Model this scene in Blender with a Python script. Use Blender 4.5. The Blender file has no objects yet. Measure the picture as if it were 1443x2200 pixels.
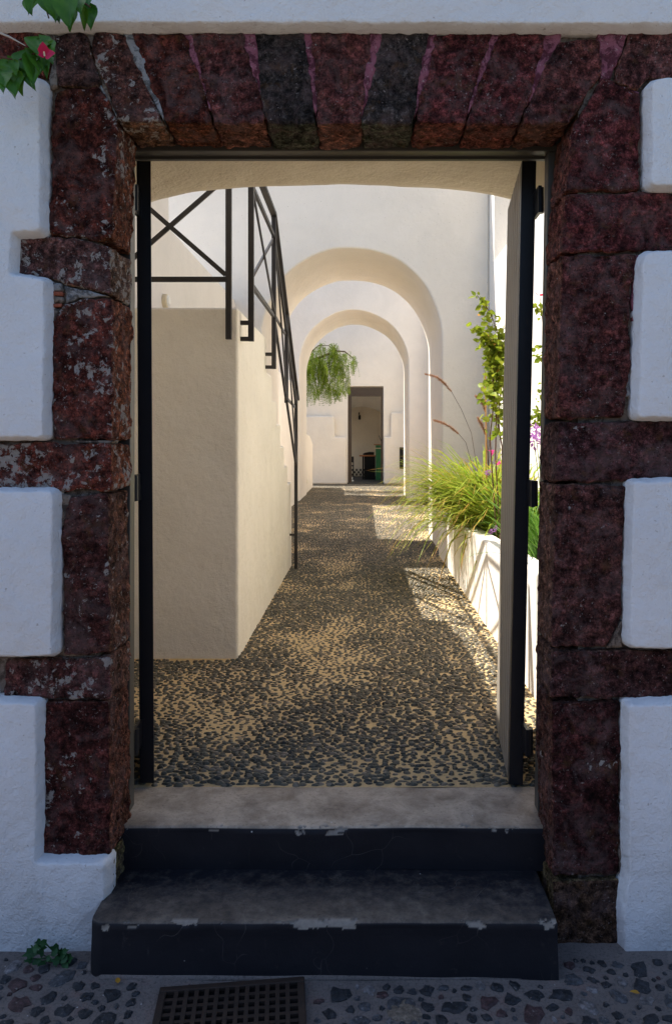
import bpy, bmesh, math, random
import numpy as np
from mathutils import Vector, Matrix, noise

# ------------------------------------------------------------------ camera, sky, sun, exposure
S = bpy.context.scene
F, CU, CV, EYE = 1650.0, 779.0, 948.0, 1.336      # focal length in photo pixels, vanishing point, eye height over the court
SUN_TRAVEL = Vector((0.65, -0.20, -1.0)).normalized()

cam_data = bpy.data.cameras.new("camera")
cam = bpy.data.objects.new("camera", cam_data)
S.collection.objects.link(cam)
cam.location = (0, 0, EYE)
cam.rotation_euler = (math.radians(90), 0, 0)
cam_data.sensor_fit = 'HORIZONTAL'
cam_data.sensor_width = 36.0
cam_data.lens = 36.0 * F / 1443.0
cam_data.shift_x = -(CU - 721.5) / 1443.0
cam_data.shift_y = -(1100.0 - CV) / 1443.0
cam_data.clip_start, cam_data.clip_end = 0.05, 300.0
S.camera = cam

world = bpy.data.worlds.new("World")
S.world = world
world.use_nodes = True
wn = world.node_tree.nodes
sky = wn.new("ShaderNodeTexSky")
sky.sky_type = 'NISHITA'
sky.sun_disc = False
sky.ozone_density = 3.5
sky.sun_elevation = math.asin(-SUN_TRAVEL.z)
sky.sun_rotation = math.atan2(-SUN_TRAVEL.x, -SUN_TRAVEL.y)
wn["Background"].inputs[1].default_value = 0.112
world.node_tree.links.new(sky.outputs[0], wn["Background"].inputs[0])

sun_data = bpy.data.lights.new("sun", 'SUN')
sun_data.energy = 5.0
sun_data.angle = math.radians(0.5)
sun_data.color = (1.0, 0.93, 0.82)
sun = bpy.data.objects.new("sun", sun_data)
sun.rotation_euler = SUN_TRAVEL.to_track_quat('-Z', 'Y').to_euler()
sun.location = (-6, 4, 12)
S.collection.objects.link(sun)

S.view_settings.view_transform = 'Standard'
S.view_settings.look = 'None'
S.view_settings.gamma = 1.0
S.view_settings.exposure = 1.05
S.cycles.max_bounces = 14
S.cycles.diffuse_bounces = 8
S.cycles.use_denoising = True
S.cycles.sample_clamp_indirect = 6.0

# ------------------------------------------------------------------ helpers
rng = random.Random(7)
nrng = np.random.RandomState(11)
WORLD_LOC = {}

def P(u, v, d):
    """photo pixel at depth d (metres from the camera) -> world point"""
    return Vector(((u - CU) * d / F, d, EYE + (CV - v) * d / F))

def props(o, label=None, cat=None, group=None, kind=None):
    if label: o["label"] = label
    if cat: o["category"] = cat
    if group: o["group"] = group
    if kind: o["kind"] = kind
    return o

def thing(name, loc, label, cat, group=None):
    o = bpy.data.objects.new(name, None)
    o.empty_display_size = 0.2
    S.collection.objects.link(o)
    o.location = loc
    WORLD_LOC[o] = Vector(loc)
    return props(o, label, cat, group)

def link_mesh(name, me, mat, parent=None, origin=(0, 0, 0)):
    o = bpy.data.objects.new(name, me)
    S.collection.objects.link(o)
    if mat is not None and not me.materials:
        me.materials.append(mat)
    origin = Vector(origin)
    WORLD_LOC[o] = origin
    if parent is not None:
        o.parent = parent
        o.location = origin - WORLD_LOC[parent]
    else:
        o.location = origin
    return o

def obj(name, verts, faces, mat, parent=None, smooth=False, attrs=None):
    """a mesh from world-space vertices, its origin at the middle of its base"""
    v = np.asarray(verts, dtype=np.float64)
    org = np.array([(v[:, 0].min() + v[:, 0].max()) / 2, (v[:, 1].min() + v[:, 1].max()) / 2, v[:, 2].min()])
    me = bpy.data.meshes.new(name)
    me.from_pydata((v - org).tolist(), [], [list(map(int, f)) for f in faces])
    if smooth:
        me.polygons.foreach_set("use_smooth", np.ones(len(me.polygons), dtype=bool))
    if attrs:
        for k, a in attrs.items():
            at = me.attributes.new(k, 'FLOAT', 'POINT')
            at.data.foreach_set("value", np.asarray(a, dtype=np.float32))
    me.update()
    return link_mesh(name, me, mat, parent, org)

def obj_bm(name, bm, mat, parent=None, smooth=False):
    bmesh.ops.recalc_face_normals(bm, faces=bm.faces)
    bm.verts.ensure_lookup_table()
    v = [tuple(x.co) for x in bm.verts]
    bm.verts.index_update()
    f = [[y.index for y in x.verts] for x in bm.faces]
    o = obj(name, v, f, mat, parent, smooth)
    bm.free()
    return o

class MB:
    """collects boxes, bars and tubes for one part"""
    def __init__(self): self.v, self.f = [], []
    def add(self, vs, fs):
        n = len(self.v)
        self.v += [tuple(x) for x in vs]
        self.f += [[i + n for i in f] for f in fs]
        return self
    def box(self, x0, x1, y0, y1, z0, z1):
        vs = [(x, y, z) for z in (z0, z1) for y in (y0, y1) for x in (x0, x1)]
        return self.add(vs, [(0, 2, 3, 1), (4, 5, 7, 6), (0, 1, 5, 4), (2, 6, 7, 3), (0, 4, 6, 2), (1, 3, 7, 5)])
    def bar(self, a, b, w, h=None, up=(0, 0, 1)):
        """square bar from a to b, w across, h along the up side"""
        h = h or w
        a, b = Vector(a), Vector(b)
        t = (b - a).normalized()
        u = Vector(up)
        if abs(t.dot(u)) > 0.98: u = Vector((0, 1, 0))
        s = t.cross(u).normalized(); u = s.cross(t).normalized()
        vs = []
        for p in (a, b):
            for su, ss in ((-1, -1), (-1, 1), (1, 1), (1, -1)):
                vs.append(p + u * (su * h / 2) + s * (ss * w / 2))
        return self.add(vs, [(0, 1, 2, 3), (7, 6, 5, 4), (0, 4, 5, 1), (1, 5, 6, 2), (2, 6, 7, 3), (3, 7, 4, 0)])
    def tube(self, pts, rad, n=6):
        pts = [Vector(p) for p in pts]
        rs = rad if isinstance(rad, (list, tuple)) else [rad] * len(pts)
        vs, fs = [], []
        for i, p in enumerate(pts):
            t = (pts[min(i + 1, len(pts) - 1)] - pts[max(i - 1, 0)]).normalized()
            u = t.cross(Vector((0.31, 0.2, 0.93)) if abs(t.z) < 0.95 else Vector((1, 0, 0))).normalized()
            w = t.cross(u)
            for k in range(n):
                a = 2 * math.pi * k / n
                vs.append(p + (u * math.cos(a) + w * math.sin(a)) * rs[i])
        for i in range(len(pts) - 1):
            for k in range(n):
                k2 = (k + 1) % n
                fs.append((i * n + k, i * n + k2, (i + 1) * n + k2, (i + 1) * n + k))
        fs.append(tuple(range(n))[::-1]); fs.append(tuple((len(pts) - 1) * n + k for k in range(n)))
        return self.add(vs, fs)
    def build(self, name, mat, parent=None, smooth=False, bevel=0, seg=2):
        o = obj(name, self.v, self.f, mat, parent, smooth)
        if bevel: add_bevel(o, bevel, seg)
        return o

def add_bevel(o, w, seg=2):
    m = o.modifiers.new("bevel", 'BEVEL')
    m.width, m.segments, m.limit_method, m.angle_limit = w, seg, 'ANGLE', math.radians(40)
    m.use_clamp_overlap = True
    o.data.polygons.foreach_set("use_smooth", np.ones(len(o.data.polygons), dtype=bool))
    n = o.modifiers.new("normals", 'WEIGHTED_NORMAL')
    n.keep_sharp = True
    return o

def prism_xz(name, poly, y0, y1, mat, parent=None, bevel=0.0, seg=3):
    """an outline in X/Z pushed from depth y0 to y1"""
    n = len(poly)
    vs = [(x, y0, z) for x, z in poly] + [(x, y1, z) for x, z in poly]
    fs = [tuple(range(n)), tuple(range(2 * n - 1, n - 1, -1))]
    fs += [(i, i + n, (i + 1) % n + n, (i + 1) % n) for i in range(n)]
    bm = bmesh.new()
    bv = [bm.verts.new(v) for v in vs]
    for f in fs: bm.faces.new([bv[i] for i in f])
    o = obj_bm(name, bm, mat, parent)
    if bevel: add_bevel(o, bevel, seg)
    return o

def prism_yz(name, poly, x0, x1, mat, parent=None, bevel=0.0, seg=3):
    n = len(poly)
    bm = bmesh.new()
    a = [bm.verts.new((x0, y, z)) for y, z in poly]
    b = [bm.verts.new((x1, y, z)) for y, z in poly]
    bm.faces.new(a); bm.faces.new(b[::-1])
    for i in range(n):
        j = (i + 1) % n
        bm.faces.new((a[i], b[i], b[j], a[j]))
    o = obj_bm(name, bm, mat, parent)
    if bevel: add_bevel(o, bevel, seg)
    return o

# ------------------------------------------------------------------ materials
class NT:
    def __init__(self, name, rough=0.8, spec=0.3):
        self.m = bpy.data.materials.new(name)
        self.m.use_nodes = True
        self.t = self.m.node_tree
        self.b = self.t.nodes["Principled BSDF"]
        self.b.inputs["Roughness"].default_value = rough
        self.b.inputs["Specular IOR Level"].default_value = spec
        self.geo = None
    def n(self, t, **kw):
        x = self.t.nodes.new(t)
        for k, v in kw.items(): setattr(x, k, v)
        return x
    def l(self, a, b): self.t.links.new(a, b)
    def pos(self):
        if not self.geo: self.geo = self.n("ShaderNodeNewGeometry")
        return self.geo.outputs["Position"]
    def noise(self, scale, detail=5, rough=0.6, vec=None, dist=0.0, stretch=None):
        x = self.n("ShaderNodeTexNoise")
        x.inputs["Scale"].default_value = scale
        x.inputs["Detail"].default_value = detail
        x.inputs["Roughness"].default_value = rough
        x.inputs["Distortion"].default_value = dist
        v = vec or self.pos()
        if stretch:
            mp = self.n("ShaderNodeVectorMath", operation='MULTIPLY')
            mp.inputs[1].default_value = stretch
            self.l(v, mp.inputs[0]); v = mp.outputs[0]
        self.l(v, x.inputs["Vector"])
        return x.outputs["Fac"]
    def vor(self, scale, out="Distance", feature='F1', vec=None):
        x = self.n("ShaderNodeTexVoronoi", feature=feature)
        x.inputs["Scale"].default_value = scale
        self.l(vec or self.pos(), x.inputs["Vector"])
        return x.outputs[out]
    def ramp(self, fac, stops, interp='LINEAR'):
        x = self.n("ShaderNodeValToRGB")
        e = x.color_ramp.elements
        x.color_ramp.interpolation = interp
        while len(e) < len(stops): e.new(0.5)
        for el, (p, c) in zip(e, stops):
            el.position = p
            el.color = (c, c, c, 1) if isinstance(c, (int, float)) else (*c, 1)
        self.l(fac, x.inputs[0])
        return x.outputs[0]
    def mix(self, fac, a, b, mode='MIX'):
        x = self.n("ShaderNodeMix", data_type='RGBA', blend_type=mode)
        for i, s in ((0, fac), (6, a), (7, b)):
            if isinstance(s, (int, float)): x.inputs[i].default_value = s if i == 0 else (s, s, s, 1)
            elif isinstance(s, tuple): x.inputs[i].default_value = (*s, 1)
            else: self.l(s, x.inputs[i])
        return x.outputs[2]
    def math(self, op, a, b=None):
        x = self.n("ShaderNodeMath", operation=op)
        for i, s in ((0, a), (1, b)):
            if s is None: continue
            if isinstance(s, (int, float)): x.inputs[i].default_value = s
            else: self.l(s, x.inputs[i])
        return x.outputs[0]
    def attr(self, name):
        x = self.n("ShaderNodeAttribute")
        x.attribute_name = name
        return x.outputs["Fac"]
    def color(self, c):
        if isinstance(c, tuple): self.b.inputs["Base Color"].default_value = (*c, 1)
        else: self.l(c, self.b.inputs["Base Color"])
    def rough(self, r): self.l(r, self.b.inputs["Roughness"])
    def bump(self, h, strength=0.3, dist=0.01):
        x = self.n("ShaderNodeBump")
        x.inputs["Strength"].default_value = strength
        x.inputs["Distance"].default_value = dist
        self.l(h, x.inputs["Height"])
        prev = self.b.inputs["Normal"]
        if prev.is_linked: self.l(prev.links[0].from_socket, x.inputs["Normal"])
        self.l(x.outputs[0], prev)

def plain(name, c, rough=0.6, spec=0.3, metal=0.0, vary=0.15, scale=12, bump=0.0):
    t = NT(name, rough, spec)
    f = t.noise(scale, 4)
    t.color(t.mix(f, tuple(x * (1 - vary) for x in c), tuple(min(1, x * (1 + vary)) for x in c)))
    t.b.inputs["Metallic"].default_value = metal
    if bump: t.bump(t.noise(scale * 6, 4), bump, 0.004)
    return t.m

def plaster(name, c, dirt=(0.5, 0.42, 0.33), dirt_amt=0.15, bump=0.35, cracks=False, fine=150):
    t = NT(name, 0.85, 0.15)
    big = t.ramp(t.noise(1.6, 6, 0.65, dist=0.4), [(0.3, 0.0), (0.7, 1.0)])
    base = t.mix(big, tuple(x * 0.90 for x in c), c)
    spots = t.ramp(t.noise(9, 6, 0.7), [(0.60, 0.0), (0.78, dirt_amt)])
    base = t.mix(spots, base, dirt)
    fleck = t.ramp(t.noise(70, 3, 0.5), [(0.70, 0.0), (0.74, 0.5)])
    base = t.mix(fleck, base, tuple(x * 0.6 for x in dirt))
    if cracks:
        cr = t.ramp(t.vor(1.1, feature='DISTANCE_TO_EDGE', vec=None), [(0.0, 0.5), (0.004, 0.0)])
        base = t.mix(t.math('MULTIPLY', cr, t.ramp(t.noise(1.7, 2), [(0.55, 0), (0.6, 1)])), base, (0.3, 0.27, 0.22))
    t.color(base)
    t.bump(t.noise(fine, 4, 0.65), bump, 0.005)
    t.bump(t.noise(30, 6, 0.65), bump, 0.009)
    t.bump(t.noise(4.5, 4, 0.5), bump * 0.8, 0.04)
    return t.m

M = {}
M['facade_plaster'] = plaster('facade_plaster', (0.84, 0.84, 0.845), bump=0.9, dirt_amt=0.18)
M['court_plaster'] = plaster('court_plaster', (0.765, 0.715, 0.645), dirt_amt=0.10, bump=0.4)
M['stair_plaster'] = plaster('stair_plaster', (0.88, 0.825, 0.725), dirt_amt=0.25, bump=0.7)
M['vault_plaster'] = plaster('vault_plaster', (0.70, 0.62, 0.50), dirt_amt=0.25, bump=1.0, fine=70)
M['garden_plaster'] = plaster('garden_plaster', (0.86, 0.825, 0.77), dirt_amt=0.06, bump=0.3)

def stone_material():
    t = NT('volcanic_stone', 0.9, 0.12)
    oi = t.n("ShaderNodeObjectInfo")
    off = t.n("ShaderNodeVectorMath", operation='MULTIPLY_ADD')
    off.inputs[1].default_value = (1, 1, 1)
    sc = t.n("ShaderNodeVectorMath", operation='SCALE')
    cmb = t.n("ShaderNodeCombineXYZ")
    for i in range(3): t.l(oi.outputs["Random"], cmb.inputs[i])
    t.l(cmb.outputs[0], sc.inputs[0]); sc.inputs["Scale"].default_value = 37.0
    add = t.n("ShaderNodeVectorMath", operation='ADD')
    t.l(t.pos(), add.inputs[0]); t.l(sc.outputs[0], add.inputs[1])
    v = add.outputs[0]
    f1 = t.noise(7, 6, 0.65, vec=v)
    f2 = t.noise(38, 6, 0.7, vec=v)
    c = t.mix(1.0, oi.outputs["Color"], t.ramp(f1, [(0.34, 0.62), (0.5, 0.95), (0.66, 1.4)]), 'MULTIPLY')
    c = t.mix(1.0, c, t.ramp(f2, [(0.36, 0.16), (0.48, 0.65), (0.56, 1.25), (0.66, 2.6)]), 'MULTIPLY')
    f3 = t.noise(150, 5, 0.75, vec=v)
    c = t.mix(1.0, c, t.ramp(f3, [(0.36, 0.45), (0.5, 0.92), (0.64, 1.6)]), 'MULTIPLY')
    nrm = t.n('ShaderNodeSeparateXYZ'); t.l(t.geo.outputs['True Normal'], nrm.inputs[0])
    bounce_mask = t.ramp(t.math('ABSOLUTE', nrm.outputs[1]), [(0.45, 1.0), (0.75, 0.0)])   # warm bounce from inside painted onto hewn sides and soffits; faces stay weathered
    c = t.mix(bounce_mask, c, t.mix(1.0, c, (1.75, 2.3, 1.75), 'MULTIPLY'))
    # greyish purple bloom, ochre lichen, dark pits
    c = t.mix(t.ramp(t.noise(11, 5, 0.7, vec=v, dist=0.6), [(0.47, 0.0), (0.64, 0.42)]), c, (0.27, 0.175, 0.165))
    c = t.mix(t.ramp(t.noise(16, 5, 0.7, vec=v, dist=0.3), [(0.56, 0.0), (0.68, 0.35)]), c, (0.20, 0.10, 0.035))
    pits = t.vor(95, vec=v)
    c = t.mix(t.ramp(pits, [(0.10, 0.75), (0.28, 0.0)]), c, (0.012, 0.006, 0.006))
    # flakes of old whitewash: how many comes from the stone's own alpha
    w1 = t.noise(30, 7, 0.72, vec=v, dist=0.4)
    w2 = t.noise(5, 4, 0.6, vec=v)
    lim = t.math('SUBTRACT', 0.695, t.math('MULTIPLY', oi.outputs["Alpha"], 0.19))
    wsum = t.math('ADD', t.math('MULTIPLY', w1, 0.68), t.math('MULTIPLY', w2, 0.36))
    wm = t.ramp(t.math('SUBTRACT', wsum, lim), [(0.0, 0.0), (0.018, 0.9)])
    c = t.mix(wm, c, t.mix(t.noise(60, 4, 0.7, vec=v), (0.34, 0.28, 0.24), (0.70, 0.66, 0.61)))
    fl = t.math('MULTIPLY', t.ramp(t.noise(95, 4, 0.7, vec=v), [(0.62, 0), (0.65, 0.85)]), t.ramp(t.noise(9, 3, vec=v), [(0.42, 0.0), (0.6, 1.0)]))
    c = t.mix(fl, c, (0.42, 0.34, 0.32))
    t.color(c)
    t.bump(t.noise(140, 4, 0.7, vec=v), 0.8, 0.005)
    t.bump(t.ramp(pits, [(0.05, 0.0), (0.3, 1.0)]), 0.7, 0.006)
    t.bump(f2, 1.0, 0.045)
    return t.m
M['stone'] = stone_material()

def mortar_material(name, c1, c2):
    t = NT(name, 0.9, 0.2)
    c = t.mix(t.noise(18, 6, 0.7), c1, c2)
    c = t.mix(t.ramp(t.noise(24, 6, 0.75, dist=0.5), [(0.47, 0), (0.56, 0.85)]), c, tuple(x * 0.32 for x in c1))
    c = t.mix(t.ramp(t.noise(75, 5, 0.7), [(0.6, 0), (0.68, 0.6)]), c, (0.45, 0.38, 0.36))
    t.color(c)
    t.bump(t.noise(60, 6, 0.7), 0.8, 0.008)
    return t.m
M['mortar'] = mortar_material('old_mortar', (0.16, 0.12, 0.10), (0.30, 0.25, 0.20))
M['mortar_grey'] = mortar_material('grey_mortar', (0.20, 0.20, 0.205), (0.38, 0.37, 0.36))
M['mortar_pink'] = mortar_material('painted_mortar', (0.17, 0.032, 0.055), (0.36, 0.15, 0.19))

def step_material():
    t = NT('worn_step_paint', 0.6, 0.2)
    cement = t.mix(t.ramp(t.noise(7, 8, 0.72, dist=0.3), [(0.32, 0.0), (0.66, 1.0)]), (0.24, 0.185, 0.135), (0.60, 0.49, 0.375))
    cement = t.mix(t.ramp(t.noise(75, 5, 0.75), [(0.55, 0), (0.68, 0.6)]), cement, (0.12, 0.095, 0.075))
    paint = t.mix(t.noise(6, 5, 0.6), (0.008, 0.0085, 0.012), (0.022, 0.022, 0.027))
    wear = t.math('ADD', t.attr('wear'), t.math('MULTIPLY', t.math('SUBTRACT', t.noise(20, 8, 0.75), 0.5), 0.5))
    wm = t.ramp(wear, [(0.22, 0.0), (0.95, 1.0)])
    c = t.mix(wm, paint, cement)
    # hairline cracks and scuffs
    warp = t.n("ShaderNodeTexNoise"); warp.inputs["Scale"].default_value = 5.0
    t.l(t.pos(), warp.inputs["Vector"])
    wv = t.n("ShaderNodeVectorMath", operation='MULTIPLY_ADD')
    wv.inputs[1].default_value = (0.25, 0.25, 0.25)
    t.l(warp.outputs["Color"], wv.inputs[0]); t.l(t.pos(), wv.inputs[2])
    crack = t.ramp(t.vor(4.5, feature='DISTANCE_TO_EDGE', vec=wv.outputs[0]), [(0.0, 0.35), (0.004, 0.0)])
    crack = t.math('MULTIPLY', crack, t.ramp(t.noise(3.5, 3), [(0.50, 0.0), (0.6, 1.0)]))
    c = t.mix(crack, c, (0.26, 0.23, 0.21))
    scuff = t.ramp(t.noise(14, 8, 0.75, stretch=(1, 1, 0.25)), [(0.62, 0.0), (0.72, 0.25)])
    c = t.mix(scuff, c, (0.20, 0.19, 0.19))
    speck = t.ramp(t.vor(16), [(0.035, 0.8), (0.05, 0.0)])
    speck = t.math('MULTIPLY', speck, t.ramp(t.noise(11, 2), [(0.52, 0.0), (0.56, 1.0)]))
    c = t.mix(speck, c, (0.62, 0.60, 0.58))
    c = t.mix(t.attr('chip'), c, t.mix(t.noise(50, 5), (0.16, 0.135, 0.11), (0.36, 0.32, 0.27)))
    t.color(c)
    t.rough(t.ramp(wm, [(0, 0.55), (1, 0.9)]))
    t.bump(t.noise(110, 4, 0.65), 0.35, 0.002)
    t.bump(t.noise(12, 4, 0.6), 0.35, 0.008)
    t.bump(t.math('SUBTRACT', 1.0, crack), 0.5, 0.002)
    return t.m
M['step'] = step_material()

def sand_mortar():
    t = NT('sand_mortar', 0.92, 0.15)
    c = t.mix(t.noise(2.2, 5, 0.65), (0.50, 0.345, 0.165), (0.74, 0.55, 0.30))
    c = t.mix(t.ramp(t.noise(55, 5, 0.75), [(0.5, 0), (0.7, 0.5)]), c, (0.20, 0.155, 0.10))
    t.color(c)
    t.bump(t.noise(120, 5, 0.7), 0.6, 0.004)
    return t.m
M['sand'] = sand_mortar()

def pebble_material():
    t = NT('sea_pebble', 0.5, 0.35)
    x = t.n("ShaderNodeTexVoronoi"); x.inputs["Scale"].default_value = 34
    t.l(t.pos(), x.inputs["Vector"])
    hsv = t.n("ShaderNodeSeparateColor"); t.l(x.outputs["Color"], hsv.inputs[0])
    c = t.ramp(hsv.outputs[0], [(0.0, (0.026, 0.030, 0.026)), (0.35, (0.055, 0.060, 0.048)), (0.65, (0.095, 0.092, 0.070)), (0.85, (0.16, 0.135, 0.095)), (1.0, (0.30, 0.24, 0.17))])
    c = t.mix(t.ramp(t.noise(90, 4, 0.7), [(0.42, 0), (0.70, 0.55)]), c, (0.30, 0.225, 0.135))
    t.color(c)
    t.bump(t.noise(160, 3), 0.2, 0.002)
    return t.m
M['pebble'] = pebble_material()

def street_material():
    t = NT('street_cement', 0.9, 0.25)
    c = t.mix(t.noise(5, 7, 0.7), (0.070, 0.062, 0.060), (0.26, 0.225, 0.205))
    c = t.mix(t.ramp(t.noise(10, 5, 0.65), [(0.55, 0), (0.72, 0.55)]), c, (0.19, 0.11, 0.095))
    c = t.mix(t.ramp(t.noise(120, 4, 0.75), [(0.5, 0), (0.72, 0.75)]), c, (0.035, 0.033, 0.035))
    sp = t.math('MULTIPLY', t.ramp(t.vor(28), [(0.05, 0.8), (0.075, 0)]), t.ramp(t.noise(14, 2), [(0.53, 0), (0.58, 1)]))
    c = t.mix(sp, c, (0.6, 0.58, 0.56))
    t.color(c)
    t.bump(t.noise(90, 5, 0.7), 0.9, 0.006)
    t.bump(t.noise(14, 5, 0.6), 0.7, 0.015)
    return t.m
M['street'] = street_material()

def cobble_material():
    t = NT('street_cobble', 0.6, 0.35)
    oi = t.n("ShaderNodeObjectInfo")
    c = t.mix(1.0, oi.outputs["Color"], t.ramp(t.noise(45, 6, 0.75), [(0.3, 0.3), (0.5, 0.9), (0.7, 2.2)]), 'MULTIPLY')
    c = t.mix(t.ramp(t.noise(70, 4, 0.7), [(0.62, 0), (0.7, 0.6)]), c, (0.35, 0.32, 0.30))
    t.color(c)
    t.bump(t.noise(70, 5, 0.7), 0.8, 0.006)
    return t.m
M['cobble'] = cobble_material()

M['black_paint'] = plain('black_gate_paint', (0.009, 0.010, 0.014), 0.38, 0.4, vary=0.3)
M['frame_paint'] = plain('grey_frame_paint', (0.055, 0.052, 0.046), 0.4, 0.4, vary=0.15)
M['rail_paint'] = plain('railing_paint', (0.030, 0.027, 0.026), 0.5, 0.35, vary=0.3)
def plank_mat():
    t = NT('gate_planks', 0.5, 0.4)
    g = t.noise(14, 6, 0.65, stretch=(3, 3, 0.12))
    t.color(t.mix(g, (0.24, 0.215, 0.18), (0.36, 0.325, 0.275)))
    t.bump(g, 0.25, 0.004)
    return t.m
M['plank'] = plank_mat()
def iron():
    t = NT('rusty_iron', 0.7, 0.4)
    c = t.mix(t.noise(22, 6, 0.7), (0.014, 0.012, 0.011), (0.055, 0.034, 0.024))
    t.color(c); t.b.inputs["Metallic"].default_value = 0.3
    t.bump(t.noise(80, 5), 0.5, 0.003)
    return t.m
M['iron'] = iron()
M['pit_shade'] = plain('drain_pit_shade', (0.008, 0.008, 0.008), 0.95, 0.0)
M['soil'] = plain('planter_soil', (0.12, 0.075, 0.04), 0.95, 0.1, vary=0.5, scale=40, bump=0.8)
M['bark'] = plain('bark', (0.10, 0.065, 0.045), 0.9, 0.1, vary=0.4, scale=30, bump=0.7)
M['stem'] = plain('woody_stem', (0.11, 0.055, 0.035), 0.8, 0.1, vary=0.3, scale=30)
M['dry_twig'] = plain('dry_twig', (0.42, 0.36, 0.30), 0.8, 0.1, vary=0.3, scale=30)
M['bamboo'] = plain('bamboo_cane', (0.42, 0.22, 0.07), 0.6, 0.3, vary=0.25, scale=30)
M['door_wood'] = plain('dark_door_frame', (0.055, 0.040, 0.030), 0.55, 0.3, vary=0.25)
M['black_cloth'] = plain('black_cloth', (0.012, 0.012, 0.013), 0.8, 0.2, vary=0.3)
M['green_paint'] = plain('green_cabinet_paint', (0.012, 0.16, 0.055), 0.4, 0.4, vary=0.3, scale=5)
M['orange_wood'] = plain('orange_wood', (0.36, 0.13, 0.045), 0.5, 0.3, vary=0.3)
M['cream_paint'] = plain('cream_paint', (0.72, 0.62, 0.42), 0.5, 0.3, vary=0.1)
M['tile_light'] = plain('light_tile', (0.62, 0.58, 0.46), 0.35, 0.4, vary=0.1)
M['tile_dark'] = plain('dark_tile', (0.07, 0.06, 0.05), 0.35, 0.4, vary=0.2)
M['brick'] = plain('red_brick', (0.33, 0.10, 0.06), 0.85, 0.2, vary=0.35, scale=30, bump=0.7)
M['white_plastic'] = plain('white_plastic', (0.75, 0.73, 0.66), 0.35, 0.4, vary=0.05)

def leaf_mat(name, c1, c2, trans=0.35, tip=None, rough=0.5):
    """thin leaf: base colour from noise, light passing through; tip colours come from the 'tip' attribute"""
    t = NT(name, rough, 0.3)
    c = t.mix(t.ramp(t.noise(17, 3, 0.6), [(0.3, 0), (0.7, 1)]), c1, c2)
    if tip:
        c = t.mix(t.ramp(t.attr('tip'), [(0.0, 0.0), (0.55, 0.12), (0.8, 0.6), (1.0, 1.0)]), c, tip)
    t.color(c)
    tr = t.n("ShaderNodeBsdfTranslucent")
    t.l(c, tr.inputs[0])
    mx = t.n("ShaderNodeMixShader"); mx.inputs[0].default_value = trans
    t.l(t.b.outputs[0], mx.inputs[1]); t.l(tr.outputs[0], mx.inputs[2])
    t.l(mx.outputs[0], t.t.nodes["Material Output"].inputs[0])
    return t.m
M['leaf_street'] = leaf_mat('glossy_green_leaf', (0.035, 0.13, 0.014), (0.09, 0.23, 0.02), 0.3, rough=0.35)
M['bract'] = leaf_mat('crimson_bract', (0.55, 0.01, 0.06), (0.70, 0.02, 0.12), 0.3)
M['pink_bract'] = leaf_mat('pink_bract', (0.70, 0.05, 0.25), (0.80, 0.12, 0.40), 0.35)
M['leaf_climber'] = leaf_mat('climber_leaf', (0.13, 0.22, 0.015), (0.34, 0.36, 0.03), 0.45)
M['leaf_orange'] = leaf_mat('turning_leaf', (0.55, 0.22, 0.03), (0.60, 0.35, 0.05), 0.4)
M['grass'] = leaf_mat('fountain_grass_blade', (0.11, 0.26, 0.015), (0.40, 0.47, 0.06), 0.5, tip=(0.55, 0.22, 0.06))
M['strap'] = leaf_mat('strap_leaf', (0.05, 0.17, 0.015), (0.14, 0.29, 0.03), 0.35, tip=(0.22, 0.30, 0.04))
M['plume'] = leaf_mat('grass_plume', (0.34, 0.17, 0.10), (0.48, 0.28, 0.17), 0.3)
M['purple'] = leaf_mat('purple_petal', (0.36, 0.14, 0.45), (0.55, 0.28, 0.62), 0.4)
M['pepper_leaf'] = leaf_mat('pepper_tree_leaf', (0.045, 0.10, 0.004), (0.20, 0.27, 0.012), 0.35)
M['weed_leaf'] = leaf_mat('weed_leaf', (0.015, 0.07, 0.02), (0.03, 0.10, 0.03), 0.2)

# ------------------------------------------------------------------ street
WALL_D = 2.481          # street face of the plaster panels
STONE_D = 2.525         # street face of the stones
BACK_D = 2.742          # their inner edge
STREET_Z = -0.314

def grid_sheet(name, x0, x1, y0, y1, z, mat, step, amp, parent=None):
    xs = np.arange(x0, x1 + step / 2, step); ys = np.arange(y0, y1 + step / 2, step)
    v = []
    for y in ys:
        for x in xs:
            v.append((x, y, z + amp * noise.fractal(Vector((x * 2.5, y * 2.5, 1.7)), 0.8, 2.0, 4)))
    n = len(xs)
    f = [(j * n + i, j * n + i + 1, (j + 1) * n + i + 1, (j + 1) * n + i) for j in range(len(ys) - 1) for i in range(n - 1)]
    return obj(name, v, f, mat, parent, smooth=True)

street = grid_sheet('street', -2.4, 2.4, 1.2, 2.60, STREET_Z, M['street'], 0.04, 0.006)
props(street, 'rough grey cement street surface set with dark cobbles', kind='structure')
outer = MB()
for (x0, x1, y0, y1) in ((-60, 60, -60, 1.2), (-60, -2.4, 1.2, 2.6), (2.4, 60, 1.2, 2.6), (-60, 60, 2.6, 80)):
    outer.add([(x0, y0, STREET_Z - 0.004), (x1, y0, STREET_Z - 0.004), (x1, y1, STREET_Z - 0.004), (x0, y1, STREET_Z - 0.004)], [(0, 1, 2, 3)])
g = outer.build('ground', plain('pale_paving', (0.15, 0.12, 0.09), 0.9, 0.2, vary=0.2, scale=3))
props(g, 'cement ground running on beyond the street', kind='structure')

# unseen wall added behind the viewer to keep sky light off the facade
opp = MB().box(-30, 30, -6.4, -5.0, STREET_Z - 0.1, 2.6).build('sky_blocker_wall', plain('sky_blocker_dark', (0.065, 0.065, 0.07), 0.9, 0.1, vary=0.3, scale=4))
props(opp, 'unseen dark wall added across the lane to block sky light', kind='structure')

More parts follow.
